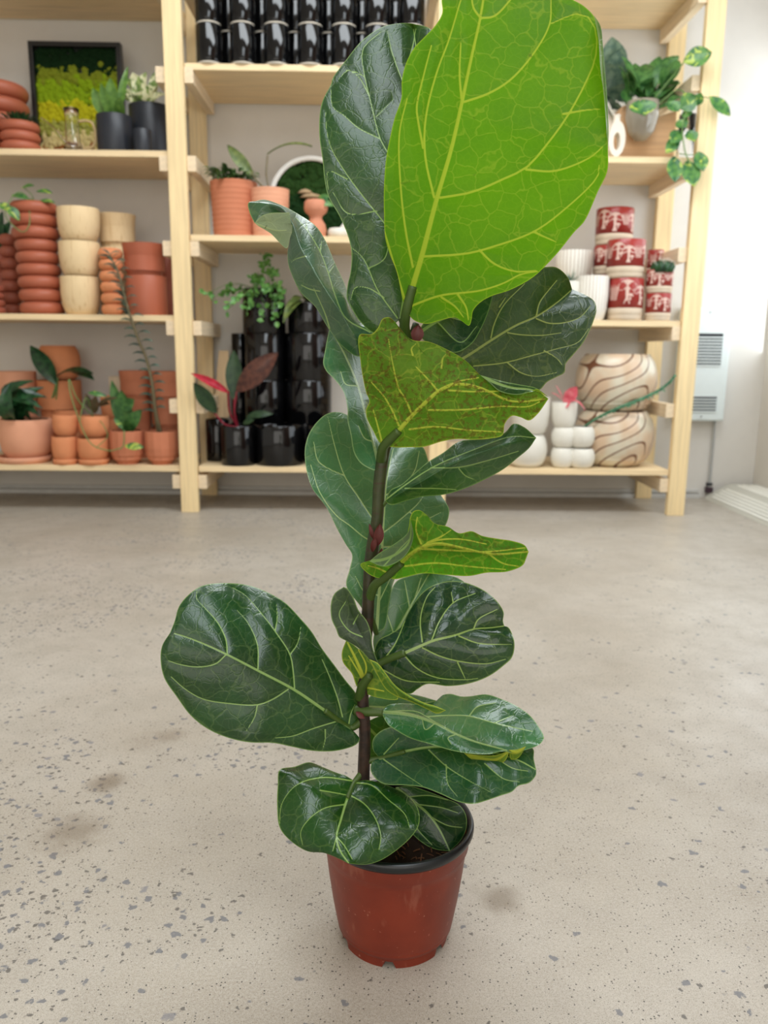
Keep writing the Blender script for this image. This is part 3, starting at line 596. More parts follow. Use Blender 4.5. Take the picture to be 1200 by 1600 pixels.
for x0, y0, x1, y1, w_ in ((1068, 98, 1112, 84, .075), (1108, 152, 1140, 182, .05), (1062, 170, 1090, 152, .07), (1085, 165, 1096, 145, .04), (1058, 190, 1072, 200, .05), (1062, 205, 1048, 225, .05), (1075, 205, 1085, 222, .05), (1060, 215, 1040, 240, .045), (1052, 245, 1054, 285, .06), (1072, 252, 1084, 292, .07), (1090, 238, 1098, 268, .055), (1000, 158, 1006, 182, .1), (1045, 160, 1060, 175, .05), (1066, 178, 1082, 178, .045)):
    L2.append(blade(at(x0, y0, 3.93), at(x1, y1, 3.9), w_, (0, -1, .3), .05, .12))
leaves(e, L, L_mid); leaves(e, L2, L_pothos)
mk('vine_stem', join(tube([at(1010, 170, 4.05), at(1050, 120, 4.0), at(1068, 98, 3.93)], .003, 6), tube([at(1020, 170, 4.05), at(1062, 140, 3.98), at(1075, 165, 3.92), at(1066, 200, 3.9), at(1070, 235, 3.9), at(1078, 255, 3.9)], .003, 6), tube([at(1060, 240, 3.9), at(1080, 242, 3.9), at(1092, 240, 3.9)], .002, 6), tube([at(1030, 170, 4.05), at(1085, 150, 3.95), at(1108, 153, 3.9)], .002, 6)), M_stem, e)
e, top, r = potted('cyl', 925, 975, 178, zG, M_cream, 'cream pot with large rounded grey-green rubbery leaves, half hidden by the lime fig leaf', 4.28)
leaves(e, [blade(top+(at(x, y, 4.2)-top)*.5, at(x, y, 4.15), w_, (0, -1, .2), .05, .08, 8, .8) for x, y, w_ in ((955, 58, .12), (950, 100, .11), (976, 95, .1), (978, 130, .1), (940, 140, .1), (962, 160, .1), (945, 165, .1), (968, 75, .09))], L_grey)
# white bottle vase with a hole
vx, vr = meas(949, 975, 215, 4.0); vz = zat(962, 180, 4.0); H_ = vz-zG
V = []; Fc = []; N_ = 32
outl = [(1.0*math.cos(a)*vr if abs(math.cos(a)) > -1 else 0, 0) for a in [0]]
prof2 = []
for i in range(N_):
    a = 2*PI*i/N_; s_, c_ = math.sin(a), math.cos(a); zz = .42*H_+.42*H_*s_; w_ = vr*c_
    if s_ > .5: w_ = vr*max(abs(c_), .0)*(1 if c_ > 0 else -1)
    prof2.append((w_*1.0, zz))
for sgn, Y_ in ((0, 3.975), (1, 4.03)):
    for w_, zz in prof2: V.append((vx+w_, Y_, zG+.0+zz))
    for w_, zz in prof2: V.append((vx+w_*.42, Y_, zG+.36*H_+(zz-.42*H_)*.5))
for i in range(N_):
    j = (i+1) % N_; Fc += [(i, N_+i, N_+j, j), (2*N_+i, 2*N_+j, 3*N_+j, 3*N_+i), (i, j, 2*N_+j, 2*N_+i), (N_+i, 3*N_+i, 3*N_+j, N_+j)]
ve = empty('bottle_vase', (vx, 4.0, zG), 'cream ceramic bottle vase with an oval hole through its body, left of the pothos', 'vase')
mk('body', (V, Fc), M_cream, ve, True, flatang=50); mk('neck', lathe([(vr*.55, .76*H_), (vr*.42, .84*H_), (vr*.4, .97*H_), (vr*.48, H_), (vr*.3, H_), (vr*.28, .8*H_)], (vx, 4.002, zG), 24), M_cream, ve)
jx, jr = meas(1062, 1088, 210, 4.1)
tag(mk('glass_jar', lathe([(0, 0), (jr, 0), (jr, zat(1075, 178, 4.1)-zG), (jr-.003, zat(1075, 178, 4.1)-zG), (jr-.003, .006), (0, .006)], (jx, 4.12, zG), 32), M_glass, None), 'clear glass jar behind the trailing pothos beside the right post', 'jar')
# ---- right bay, shelf H: red mushroom pots and white ribbed pots
def motif(x, Y, z0, r, h):
    """cream mushroom and reed drawings wrapped onto the cylinder"""
    out = []; rr = r+.0007
    def wrap(pts, a0, zc, s): return [(x+rr*math.sin(a0+u*s/r), Y-rr*math.cos(a0+u*s/r), zc+v*s) for u, v in pts]
    def poly(pts, a0, zc, s, c=(0, 0)): V = wrap([c]+pts, a0, zc, s); n = len(pts); out.append((V, [(0, 1+i, 1+(i+1) % n) for i in range(n)]))
    a = -2.6; k = 0
    while a < 2.6:
        s = h*.42*random.uniform(.8, 1.1)
        zc = z0+h*(.62 if k % 2 else .5)
        if k % 3 != 2:
            poly([(-1, 0), (-.8, .45), (-.4, .75), (0, .85), (.4, .75), (.8, .45), (1, 0), (.6, -.12), (.2, 0), (-.2, 0), (-.6, -.12)], a, zc, s*.85, (0, .3))
            poly([(-.16, 0), (.16, 0), (.12, -.8), (.3, -1.3), (-.3, -1.3), (-.12, -.8)], a, zc, s*.85, (0, -.5))
            poly([(-.45, 0), (-.3, .3), (0, .4), (.3, .3), (.45, 0)], a+.3*.05/r, zc-s*.55, s*.6, (0, .15)); poly([(-.08, 0), (.08, 0), (.12, -.45), (-.12, -.45)], a+.3*.05/r, zc-s*.55, s*.6, (0, -.2))
        else:
            for q in range(5): t = (q-2)*.35; poly([(t*.6-.06, -1.2), (t*.6+.06, -1.2), (t+.09, .3), (t, .8), (t-.09, .3)], a, z0+h*.58, s*.62, (t*.8, -.2))
        a += s*1.15/r; k += 1
    return join(*out)
M_draw = plain('cream_drawing', S(222, 190, 176), .6, .3)
def redpot(xl, xr, yt, z0, lab, Y, grp='red mushroom-patterned pots', plant=None):
    x, Y, z0, r, h = pot3('mug', xl, xr, yt, z0, M_red, Y); e = empty('patterned_pot', (x, Y, z0), lab, 'potted plant' if plant else 'pot', grp)
    hb = h*.3; mk('clay_base', lathe([(0, 0), (r*.9, 0), (r*.97, .005), (r*.98, hb*.35), (r*.95, hb*.42), (r*.99, hb*.5), (r, hb), (0, hb)], (x, Y, z0), 40), plain('buff_clay', S(206, 188, 164), .7, .3, .08), e)
    mk('glazed_band', lathe([(r*.9, hb), (r*1.003, hb), (r*1.003, h-.002), (r*.98, h), (r*.93, h-.002), (r*.93, hb)], (x, Y, z0), 40), M_red, e)
    mk('painted_motif', motif(x, Y, z0+hb, r*1.003, h-hb), M_draw, e, False); return e, z0+h, x, r
_, z1, _, _ = redpot(953, 1007, 436, zB, 'lower red mushroom-patterned pot of the front stack', 4.03)
redpot(952, 1010, 376, z1, 'upper red mushroom-patterned pot of the front stack', 4.03)
_, z1, _, _ = redpot(928, 985, 431, zB, 'bottom red pot of the rear stack, hidden behind the front stack', 4.22)
_, z1, _, _ = redpot(928, 985, 385, z1, 'middle red patterned pot of the rear stack, partly hidden', 4.22)
redpot(932, 989, 327, z1, 'topmost red mushroom-patterned pot of the tallest rear stack', 4.22)
_, z1, _, _ = redpot(1012, 1051, 459, zB, 'small red patterned pot under the cactus, at the shelf end', 4.0)
e, z2, x_, r_ = redpot(1013, 1054, 422, z1, 'small red patterned pot holding a round spiny cactus', 4.0, plant=True)
cac = []
V, Fc = lathe([(.0, -.01), (r_*.7, -.005), (r_*.85, .02), (r_*.7, .042), (r_*.35, .05), (0, .05)], (x_, 4.0, z2-.01), 48)
V = [(x_+(vx_-x_)*(1+.1*math.cos(12*math.atan2(vy_-4.0, vx_-x_))), 4.0+(vy_-4.0)*(1+.1*math.cos(12*math.atan2(vy_-4.0, vx_-x_))), vz_) for vx_, vy_, vz_ in V]
mk('cactus', (V, Fc), L_dark, e)
sp_ = []
for i in range(90):
    a = random.uniform(0, 2*PI); b = random.uniform(.1, 1.2); p = Vector((x_+r_*.85*math.cos(a)*math.sin(b), 4.0+r_*.85*math.sin(a)*math.sin(b), z2+.04*math.cos(b))); sp_.append(tube([p, p+Vector((math.cos(a)*.01, math.sin(a)*.01, .014))], .0006, 4, 3))
mk('spines', join(*sp_), M_cream, e)['kind'] = 'stuff'
_, z1, _, _ = redpot(1011, 1036, 432, zB, 'lower slim red pot behind the cactus pot', 4.22)
redpot(1011, 1036, 391, z1, 'upper slim red pot behind the cactus pot', 4.22)
def rib_white():
    t = NT('ribbed_white'); v = t.coord(); sx = t.n('ShaderNodeSeparateXYZ'); t.l(v, sx.inputs[0]); a = t.math('ARCTAN2', sx.outputs[0], sx.outputs[1]); w_ = t.math('ABSOLUTE', t.math('SINE', t.math('MULTIPLY', a, 15.)))
    c = t.mix(t.ss(w_, 0.05, .4), S(160, 134, 104), S(240, 236, 226)); return t.done(t.pr(c, .5, .4, t.bump(w_, .5, .002)))
M_rw = rib_white()
P('cup', 902, 953, 432, zB, M_rw, 'white vertically ribbed cup pot at the front beside the red pots', 4.02)
P('cup', 868, 925, 393, zat(896, 440, 4.2), M_rw, 'wide white ribbed pot standing behind on another, upper one', 4.22, group='rear white ribbed pots')
P('cup', 868, 925, 440, zB, M_rw, 'wide white ribbed pot behind, under another', 4.22, group='rear white ribbed pots')
e, top, r = potted('cup', 872, 905, 440, zB, M_white, 'small white pot with a wispy air plant, half hidden behind the dark fig leaf', 4.02, soil=False)
leaves(e, [blade(top, top+Vector((random.uniform(-.05, .05), random.uniform(-.04, .02), random.uniform(.03, .07))), .004, (0, -1, .3), .2, .1, 5) for i in range(16)], L_grey)
# ---- right bay, bottom shelf
zz = zC
for i, (xl, xr, yt) in enumerate(((900, 1024, 641), (903, 1029, 553))):
    z1 = zat(962, yt, 4.16); P('round', xl, xr, yt, zz, M_contour, ('lower', 'upper')[i]+' of two big round pots with brown contour-line swirls', 4.15, name='contour_planter', group='round contour-line planters', seg=56); zz = z1-.004
def blob(kind, xl, xr, yt, z0, lab, Y, grp): return P(kind, xl, xr, yt, z0, M_white, lab, Y, group=grp)
stk = [((889, 932, 700), (890, 932, 666)), ((860, 897, 699), (861, 899, 667), (861, 901, 628)), ((794, 857, 678), (800, 861, 620))]
nm = ['front pair beside the contour pots', 'three-high white stack with the pink plant', 'big white rounded pair at the left']
for k, st in enumerate(stk):
    zz = zC; Y_ = (4.0, 4.04, 4.04)[k]
    for i, (xl, xr, yt) in enumerate(st):
        z1 = zat((xl+xr)/2, yt, Y_); lab = ('bottom', 'second', 'top')[i]+' white lumpy pot of the '+nm[k]
        if k == 1 and i == 2:
            e, top, r = potted('cup', xl, xr, yt, zz, M_white, 'topmost white lumpy pot with a small pink-leaved plant', Y_, 'white lumpy pots')
            leaves(e, [blade(at(882, 630, 4.03), at(901, 604, 4.0), .05, (0, -1, .2), .05, .1), blade(at(880, 632, 4.0), at(892, 628, 3.97), .04, (0, -1, .4), .1, .1), blade(at(884, 628, 4.0), at(914, 642, 3.95), .012, (0, -.3, 1), .25, .2), blade(at(878, 626, 4.0), at(861, 614, 4.0), .01, (0, -.3, 1), .1, .2), blade(at(880, 628, 4.02), at(868, 602, 4.02), .01, (0, -.3, 1), .05, .2)], L_pink)
        elif k == 0 and i == 1:
            e, top, r = potted('round', xl, xr, yt, zz, M_white, 'white lumpy pot with one long arching green succulent stem', Y_, 'white lumpy pots')
            ap = [top, at(930, 655, 4.02), at(965, 638, 3.99), at(1010, 620, 3.96), at(1040, 603, 3.95), at(1056, 586, 3.95)]
            mk('stem', tube(ap, [.006, .008, .008, .006], 10), leafm('succulent_stem', S(60, 116, 84), S(96, 150, 110)), e)
            cc2 = catmull([tuple(p) for p in ap], 60); leaves(e, [blade(Vector(cc2[i2]), Vector(cc2[i2])+Vector((random.uniform(-.01, .02), random.uniform(-.02, .0), random.choice((-1, 1))*.012)), .006, (0, -1, 0), .1, .1, 4) for i2 in range(8, 58)], leafm('succulent_stem', 0, 0))
        else: blob('round' if i < len(st)-1 or k == 0 else 'cup', xl, xr, yt, zz, lab, Y_, 'white lumpy pots')
        zz = z1
# ------------------------------------------------------------------ wall heater, conduit, sloped cover
hx1 = at(1142, 500, 4.45).x; hx0 = hx1-.27; hz1 = zat(1110, 480, 4.43); hz0 = zat(1110, 658, 4.43)
ht = empty('wall_heater', ((hx0+hx1)/2, 4.47, hz0), 'white wall-mounted electric heater with two dark louvred grilles right of the shelving', 'heater')
M_hw = plain('heater_enamel', S(222, 232, 232), .35, .5, .03)
mk('housing', box(hx0, hx1, 4.42, 4.498, hz0, hz1), M_hw, ht, False, .012)
def grille(y0, y1, xr):
    z1, z0 = zat(1105, y0, 4.42), zat(1105, y1, 4.42); x1 = at(xr, (y0+y1)/2, 4.42).x; x0 = x1-.175
    g = mk('grille', box(x0, x1, 4.4185, 4.421, z0, z1), plain('grille_dark', S(16, 18, 26), .6, .3), ht, False)
    n = int((z1-z0)/.0165); mk('louvre', join(*[box(x0, x1, 4.413, 4.4183, z0+.0165*i+.0, z0+.0165*i+.0072) for i in range(n)]), M_hw, g, False)
grille(521, 572, 1128); grille(620, 644, 1119)
for x, z in ((hx0+.06, hz1-.03), (hx1-.13, hz1-.03), (hx1-.13, hz0+.025)): mk('screw', lathe([(0, .0), (.004, 0), (.004, .004), (0, .004)], (x, 4.412, z), 10), M_char, ht)
cxp = at(1114, 700, 4.48).x
cd = empty('electrical_conduit', (cxp, 4.48, .02), 'thin grey conduit running down the wall from the heater to the floor', 'conduit')
mk('pipe', tube([(cxp, 4.485, .03), (cxp, 4.485, .2), (cxp, 4.485, hz0)], .007, 10), plain('conduit_grey', S(186, 190, 192), .35, .6, Metallic=.6), cd)
mk('junction', box(cxp-.02, cxp+.016, 4.465, 4.498, .03, .06), plain('junction_dark', S(60, 40, 50), .5), cd, False, .002)
mk('clip', box(cxp-.014, cxp+.014, 4.475, 4.497, .07, .085), M_char, cd, False)
wx0 = 1.88; slope = [(wx0, 0), (wx0+.012, .014), (wx0+.12, .078), (wx0+.15, .085), (XR-.003, .085), (XR-.003, 0)]
n_ = len(slope); V = [(x, 2.3, z) for x, z in slope]+[(x, 4.46, z) for x, z in slope]
cv = empty('sloped_floor_cover', (2.0, 3.4, 0), 'cream sloped metal cover with rows of raised dots along the right wall on the floor', 'floor cover')
mk('panel', (V, [tuple(range(n_)), tuple(range(n_, 2*n_))[::-1]]+[(i, n_+i, n_+(i+1) % n_, (i+1) % n_) for i in range(n_)]), plain('cream_enamel', S(196, 194, 182), .35, .5, .04), cv, False, .002)
dots = []
for i in range(5):
    for j in range(70):
        s = .1+.17*i; x = wx0+.012+.11*s; z = .014+.062*s+.0005; y = 2.35+j*.0295+(.0147 if i % 2 else 0)
        V, Fc = lathe([(.0105, -.001), (.009, .003), (.005, .005), (0, .0055)], (0, 0, 0), 8); dots.append(([(x+a, y+b, z+c) for a, b, c in V], Fc))
for i in range(4):
    for j in range(70):
        x = wx0+.16+.035*i; y = 2.35+j*.0295+(.0147 if i % 2 else 0); V, Fc = lathe([(.0105, -.001), (.009, .003), (.005, .005), (0, .0055)], (0, 0, 0), 8); dots.append(([(x+a, y+b, .0852+c) for a, b, c in V], Fc))
mk('raised_dots', join(*dots), plain('cream_enamel_dots', S(238, 236, 226), .3, .5, .04), cv)['kind'] = 'stuff'

# ------------------------------------------------------------------ the fiddle leaf fig
PX, PY = .0376, 1.0
fig = empty('potted_fiddle_leaf_fig', (PX, PY, 0), 'tall fiddle leaf fig in a terracotta-coloured plastic nursery pot on the concrete floor', 'potted plant')
def pot_plastic():
    t = NT('terracotta_plastic'); v = t.coord(); n = t.noise(v, 18., 4.); sp = t.ss(t.noise(v, 150., 2.), .7, .74)
    c = t.mix(t.ss(n, .3, .7), S(112, 38, 20), S(126, 46, 25)); c = t.mix(t.math('MULTIPLY', sp, .35), c, S(205, 150, 125))
    dust = t.ss(t.noise(t.coord('Object', (1, 1, .25)), 60., 3.), .6, .72); c = t.mix(t.math('MULTIPLY', dust, .12), c, S(205, 150, 125))
    return t.done(t.pr(c, .42, .4, t.bump(n, .08, .0008)))
M_pot = pot_plastic()
prof = [(.074, .0), (.0745, .012), (.0785, .016), (.0815, .028), (.087, .06), (.0925, .1), (.0955, .128), (.0965, .137), (.0995, .141), (.1005, .165), (.098, .165), (.096, .14), (.09, .1), (.08, .02), (.0, .018)]
V, Fc = lathe(prof, (PX, PY, 0), 96)
# drainage notches around the foot: lift the bottom ring at intervals
n = len(prof)
for k in range(96):
    a = (k % 16)
    if a in (5, 6, 7):
        for i in (0,): x, y, z = V[k*n+i]; V[k*n+i] = (x, y, z+.0095)
pot = mk('pot', (V, Fc), M_pot, fig, True, flatang=40)
M_rim = plain('black_plastic_rim', S(14, 20, 24), .35, .5, .1, 20, .05)
mk('pot_rim', lathe([(.0985, .158), (.1035, .160), (.1058, .164), (.1062, .169), (.1045, .173), (.1005, .174), (.0975, .170), (.097, .150), (.0985, .150)], (PX, PY, 0), 96, True), M_rim, fig)
sv, sf = lathe([(0, .148), (.02, .15), (.045, .148), (.07, .1475), (.0955, .146)], (PX, PY, 0), 60)
sv = [(x, y, z+.004*math.sin(x*190+1.3)*math.sin(y*170)+random.uniform(-.0015, .0015)) for x, y, z in sv]
parts = [(sv, sf)]
mk('soil', (sv, sf), M_soil, fig)
ch = []
for i in range(150):
    a = random.uniform(0, 2*PI); r = .092*math.sqrt(random.random()); p = Vector((PX+r*math.cos(a), PY+r*math.sin(a), .1505)); L = random.uniform(.003, .014); b = random.uniform(0, PI)
    d = Vector((math.cos(b), math.sin(b), random.uniform(-.1, .35)))*L
    ch.append(tube([p, p+d*.5+Vector((0, 0, .001)), p+d], random.uniform(.0004, .0011), 5, 4))
bark = mk('bark_chips', join(*ch), plain('bark_chips', S(84, 56, 38), .9, .1, .4, 60), fig); bark['kind'] = 'stuff'
PY0 = 1.0
def W(x, y, d): return at(x, y, PY0+d)
# stem
def stem_mat():
    t = NT('fig_bark'); v = t.coord(); sx = t.n('ShaderNodeSeparateXYZ'); t.l(v, sx.inputs[0]); n = t.noise(v, 60., 4.)
    g = t.ss(sx.outputs[2], .22, .5); c = t.mix(t.ss(n, .35, .65), S(28, 18, 14), S(52, 35, 26)); c = t.mix(g, c, t.mix(n, S(36, 44, 20), S(66, 74, 34)))
    st = t.ss(t.noise(t.coord('Object', (1, 1, 8)), 30., 3.), .55, .68); c = t.mix(t.math('MULTIPLY', st, .6), c, S(62, 36, 28))
    return t.done(t.pr(c, .45, .45, t.bump(n, .5, .002)))
M_bark = stem_mat(); M_pet = plain('petiole_green', S(62, 84, 30), .45, .4, .2, 40)
sp = [(572, 1290, .005), (568, 1215, 0), (570, 1150, 0), (567, 1085, 0), (571, 1010, 0), (575, 950, 0), (577, 900, .003), (583, 850, .003), (590, 805, 0), (592, 765, 0), (598, 715, 0), (612, 670, .005), (630, 600, .008), (642, 535, .01), (650, 505, .012)]
SP = [W(*p) for p in sp]
mk('stem', tube(SP, [.0088, .0085, .0082, .0078, .0076, .0074, .0082, .0076, .0085, .0075, .0078, .0072, .0068, .0065, .004], 16, 110), M_bark, fig)
for (a, b, w_) in (((582, 862, -.012), (586, 838, -.016), .006), ((590, 852, -.012), (594, 818, -.014), .010), ((592, 880, -.010), (597, 856, -.012), .006), ((583, 842, -.010), (577, 818, -.010), .004), ((650, 536, -.02), (654, 508, -.02), .012), ((556, 1112, -.01), (570, 1122, -.012), .006)):
    mk('bud_scale', blade(W(*a), W(*b), w_, (0, -1, .2), .12, .2), plain('bud_scale_red', S(84, 32, 28), .5, .4, .3, 80), fig)
def fig_mat(key, top=S(6, 44, 24), top2=S(12, 62, 30), und=S(92, 122, 34), und2=S(120, 140, 40), vt=S(124, 154, 88), vu=S(170, 180, 60), tr=(.2, .42, .02), trf=.10, rough=.28, spots=0., crinkle=1., spec=.5):
    t = NT(key); uvn = t.n('ShaderNodeUVMap'); nz = t.n('ShaderNodeTexNoise'); t.l(uvn.outputs[0], nz.inputs['Vector']); nz.inputs['Scale'].default_value = 60.
    sv = t.n('ShaderNodeVectorMath', operation='SCALE'); t.l(nz.outputs['Color'], sv.inputs[0]); sv.inputs['Scale'].default_value = .012
    ad = t.n('ShaderNodeVectorMath', operation='ADD'); t.l(uvn.outputs[0], ad.inputs[0]); t.l(sv.outputs[0], ad.inputs[1]); uv = ad.outputs[0]
    def attr(nm): a = t.n('ShaderNodeAttribute'); a.attribute_name = nm; return a.outputs['Fac']
    vm = attr('vein'); ed = attr('edge')
    main = t.ss(vm, .75, 1.35, 1., 0.)
    v1 = t.ss(t.voro(uv, 38., 'DISTANCE_TO_EDGE'), .0, .045, 1., 0.)     # tertiary net
    v2 = t.ss(t.voro(uv, 110., 'DISTANCE_TO_EDGE'), .0, .12, 1., 0.)     # fine net
    big = t.noise(uv, 14., 3.); fine = t.noise(uv, 300., 2.)
    ct = t.mix(t.ss(big, .3, .7), top, top2); ct = t.mix(t.math('MULTIPLY', v1, .16), ct, sc(vt, .8)); ct = t.mix(t.math('MULTIPLY', v2, .05), ct, vt); ct = t.mix(main, ct, vt)
    cu = t.mix(t.ss(big, .3, .7), und, und2); cu = t.mix(t.math('MULTIPLY', v1, .3), cu, vu); cu = t.mix(t.math('MULTIPLY', v2, .08), cu, vu); cu = t.mix(main, cu, vu)
    if spots:
        s1 = t.ss(t.noise(t.coord('UV', (1, 1, 1)), 170., 4., .7), .5, .57); zone = t.ss(t.noise(uv, 16., 3.), .36, .52)
        cu = t.mix(t.math('MULTIPLY', t.math('MULTIPLY', s1, zone), spots), cu, S(84, 30, 12))
    else:
        s1 = t.ss(t.noise(uv, 75., 2.), .74, .77); cu = t.mix(t.math('MULTIPLY', s1, .7), cu, S(50, 50, 10))
    em = t.ss(ed, .5, 2.2, 1., 0.)
    ct = t.mix(t.math('MULTIPLY', em, .7), ct, vt); cu = t.mix(t.math('MULTIPLY', em, .7), cu, vu)
    geo = t.n('ShaderNodeNewGeometry'); bf = geo.outputs['Backfacing']
    c = t.mix(bf, ct, cu)
    h = t.math('ADD', t.math('MULTIPLY', v1, -.6), t.math('ADD', t.math('MULTIPLY', v2, -.35), t.math('MULTIPLY', main, -.8))); h = t.math('ADD', h, t.math('MULTIPLY', fine, .15))
    nb = t.bump(h, .22*crinkle, .0012)
    rg = t.math('ADD', t.math('MULTIPLY', bf, .25), rough)
    ps = t.pr(c, rg, t.math('MULTIPLY_ADD', bf, -.3, spec), nb)
    tl = t.n('ShaderNodeBsdfTranslucent')
    tcol = t.mix(t.math('MULTIPLY', t.math('MAXIMUM', main, t.math('MULTIPLY', v1, .6)), .6), tr, sc(tr, .35)) if False else t.mix(t.math('MULTIPLY', t.math('MAXIMUM', main, t.math('MULTIPLY', v1, .35)), .6), tr, (.5, .62, .06))
    t.l(tcol, tl.inputs[0])
    mx = t.n('ShaderNodeMixShader'); mx.inputs[0].default_value = trf; t.l(ps, mx.inputs[1]); t.l(tl.outputs[0], mx.inputs[2])
    return t.done(mx.outputs[0])
M_figA = fig_mat('fig_leaf_dark')
M_figB = fig_mat('fig_leaf_lime', und=S(56, 100, 6), und2=S(74, 116, 8), vu=S(160, 176, 44), tr=(.2, .55, .004), trf=.42, rough=.3)
M_figC = fig_mat('fig_leaf_mottled', und=S(66, 106, 16), und2=S(86, 120, 22), tr=(.16, .4, .02), trf=.3, spots=.85)
M_figD = fig_mat('fig_leaf_silvery', top=S(42, 92, 60), top2=S(60, 114, 76), vt=S(150, 178, 120), rough=.36, trf=.14, spec=.9)
def interp_d(P):
    """points (x,y[,d]) -> array with the missing d filled in along the length"""
    xy = np.array([p[:2] for p in P], float); s = np.r_[0, np.cumsum(np.linalg.norm(np.diff(xy, axis=0), axis=1))]
    kn = [(s[i], p[2]) for i, p in enumerate(P) if len(p) > 2]
    d = np.interp(s, [a for a, _ in kn], [b for _, b in kn]); return np.c_[xy, d*1000]
def segd(Q, a, b):
    ab = b-a; L = max(ab.dot(ab), 1e-9); tt = np.clip(((Q-a)@ab)/L, 0, 1); return np.linalg.norm(Q-(a+tt[..., None]*ab), axis=-1), tt
def patch(A, M, B, show, veins, camber, quilt, vw, ns, nt, mid=True):
    A = catmull(interp_d(A), ns); M_ = catmull(interp_d(M), ns); B = catmull(interp_d(B), ns)
    k = np.linspace(-1, 1, nt); 
    S_ = np.where(k[None, :, None] < 0, A[:, None, :], B[:, None, :]); ak = np.abs(k)[None, :, None]
    G = M_[:, None, :]+(S_-M_[:, None, :])*ak
    wid = np.linalg.norm((S_-M_[:, None, :])[..., :2], axis=-1)
    G[..., 2] -= camber*wid*np.sin(PI*np.abs(k))[None, :]**1.0
    xy = G[..., :2]; Y = PY0+G[..., 2]/1000
    X = np.array(cf)[None, None]+np.array(cr)*((xy[..., 0:1]-600)/F)-np.array(cu)*((xy[..., 1:2]-800)/F)
    P = np.array(C0)+X*(Y[..., None]/X[..., 1:2])
    # veins
    md = np.full(xy.shape[:2], 99.); raw = np.full(xy.shape[:2], 60.)
    allv = ([([tuple(p[:2]) for p in M_[::6]], vw*1.15, vw*.42)] if mid else [])+[(v, vw*.5, vw*.28) for v in veins]
    if veins is None: allv = []
    for pl, w0, w1 in allv:
        Q = catmull([(a, b) for a, b in pl], 24) if len(pl) > 2 else np.array(pl, float)
        for i in range(len(Q)-1):
            d, tt = segd(xy, Q[i], Q[i+1]); w_ = w0+(w1-w0)*(i+tt)/(len(Q)-1)
            md = np.minimum(md, d/w_); raw = np.minimum(raw, d)
    edge = wid*(1-np.abs(k))[None, :]
    # edge measured along the leaf ends too
    s = np.minimum(np.arange(ns), ns-1-np.arange(ns))[:, None]*np.linalg.norm(np.diff(M_[:, :2], axis=0), axis=1).mean()
    edge = np.minimum(edge, s+1.5)
    dPs = np.gradient(P, axis=0); dPt = np.gradient(P, axis=1); N = np.cross(dPs, dPt); N /= np.linalg.norm(N, axis=-1)[..., None]+1e-12
    view = P-np.array(C0); facing = (N*view).sum(-1)
    w8 = np.linalg.norm(np.cross(dPs, dPt), axis=-1); flip = False
    toward = -(facing*w8).sum() > 0          # grid normal toward the camera
    if (show == 'top') != toward: N = -N; flip = True
    q = quilt*.7*(1-np.exp(-raw/13.))*np.clip(edge/14., 0, 1)
    P = P+N*q[..., None]
    idx = np.arange(ns*nt).reshape(ns, nt)
    a, b, c, d = idx[:-1, :-1], idx[1:, :-1], idx[1:, 1:], idx[:-1, 1:]
    fc = np.stack([a, b, c, d], -1).reshape(-1, 4)
    if flip: fc = fc[:, ::-1]
    return P.reshape(-1, 3), fc, md.reshape(-1), edge.reshape(-1), xy.reshape(-1, 2)
def leaf(label, patches, mat, petiole=None, pr_=.004):
    """patches: list of dict(A, M, B, show, veins, ...)"""
    Vs = []; Fs = []; MD = []; ED = []; UV = []; n = 0
    for p in patches:
        L = len(catmull(interp_d(p['M']), 50)); size = np.linalg.norm(np.array(p['A'])[0, :2]-0) if False else 0
        ns = p.get('ns', 170); nt = p.get('nt', 121)
        v, f, md, ed, xy = patch(p['A'], p['M'], p['B'], p.get('show', 'top'), p.get('veins', []), p.get('camber', .02), p.get('quilt', .0022), p.get('vw', 2.1 if p.get('show', 'top') == 'top' else 3.0), ns, nt, p.get('mid', True))
        if p.get('noedge'): ed = ed+50
        Vs.append(v); Fs.append(f+n); MD.append(md); ED.append(ed); UV.append(xy/1260.+p.get('uvo', 0)); n += len(v)
    V = np.vstack(Vs); Fq = np.vstack(Fs); MD = np.concatenate(MD); ED = np.concatenate(ED); UV = np.vstack(UV)
    org = Vector(W(*petiole[0])) if petiole else Vector(V[0])
    me = bpy.data.meshes.new('leaf'); me.vertices.add(len(V)); me.vertices.foreach_set('co', (V-np.array(org)).astype(np.float32).ravel())
    me.loops.add(Fq.size); me.loops.foreach_set('vertex_index', Fq.ravel().astype(np.int32)); me.polygons.add(len(Fq)); me.polygons.foreach_set('loop_start', np.arange(0, Fq.size, 4, dtype=np.int32)); me.polygons.foreach_set('loop_total', np.full(len(Fq), 4, dtype=np.int32))
    me.update(calc_edges=True); me.polygons.foreach_set('use_smooth', np.ones(len(Fq), bool))
    for nm, arr in (('vein', MD), ('edge', ED)):
        at_ = me.attributes.new(nm, 'FLOAT', 'POINT'); at_.data.foreach_set('value', arr.astype(np.float32))
    ul = me.uv_layers.new(name='UVMap'); ul.data.foreach_set('uv', UV[Fq.ravel()].astype(np.float32).ravel())
    me.validate(); me.materials.append(mat)
    o = bpy.data.objects.new('leaf', me); COL.objects.link(o); o.parent = fig; o.location = org-ORG[fig.name]; ORG[o.name] = org
    if label: o['label'] = label
    if petiole: mk('petiole', tube([W(*p) for p in petiole], [pr_*1.15, pr_, pr_*.85], 10, 24), M_pet, o)
    return o
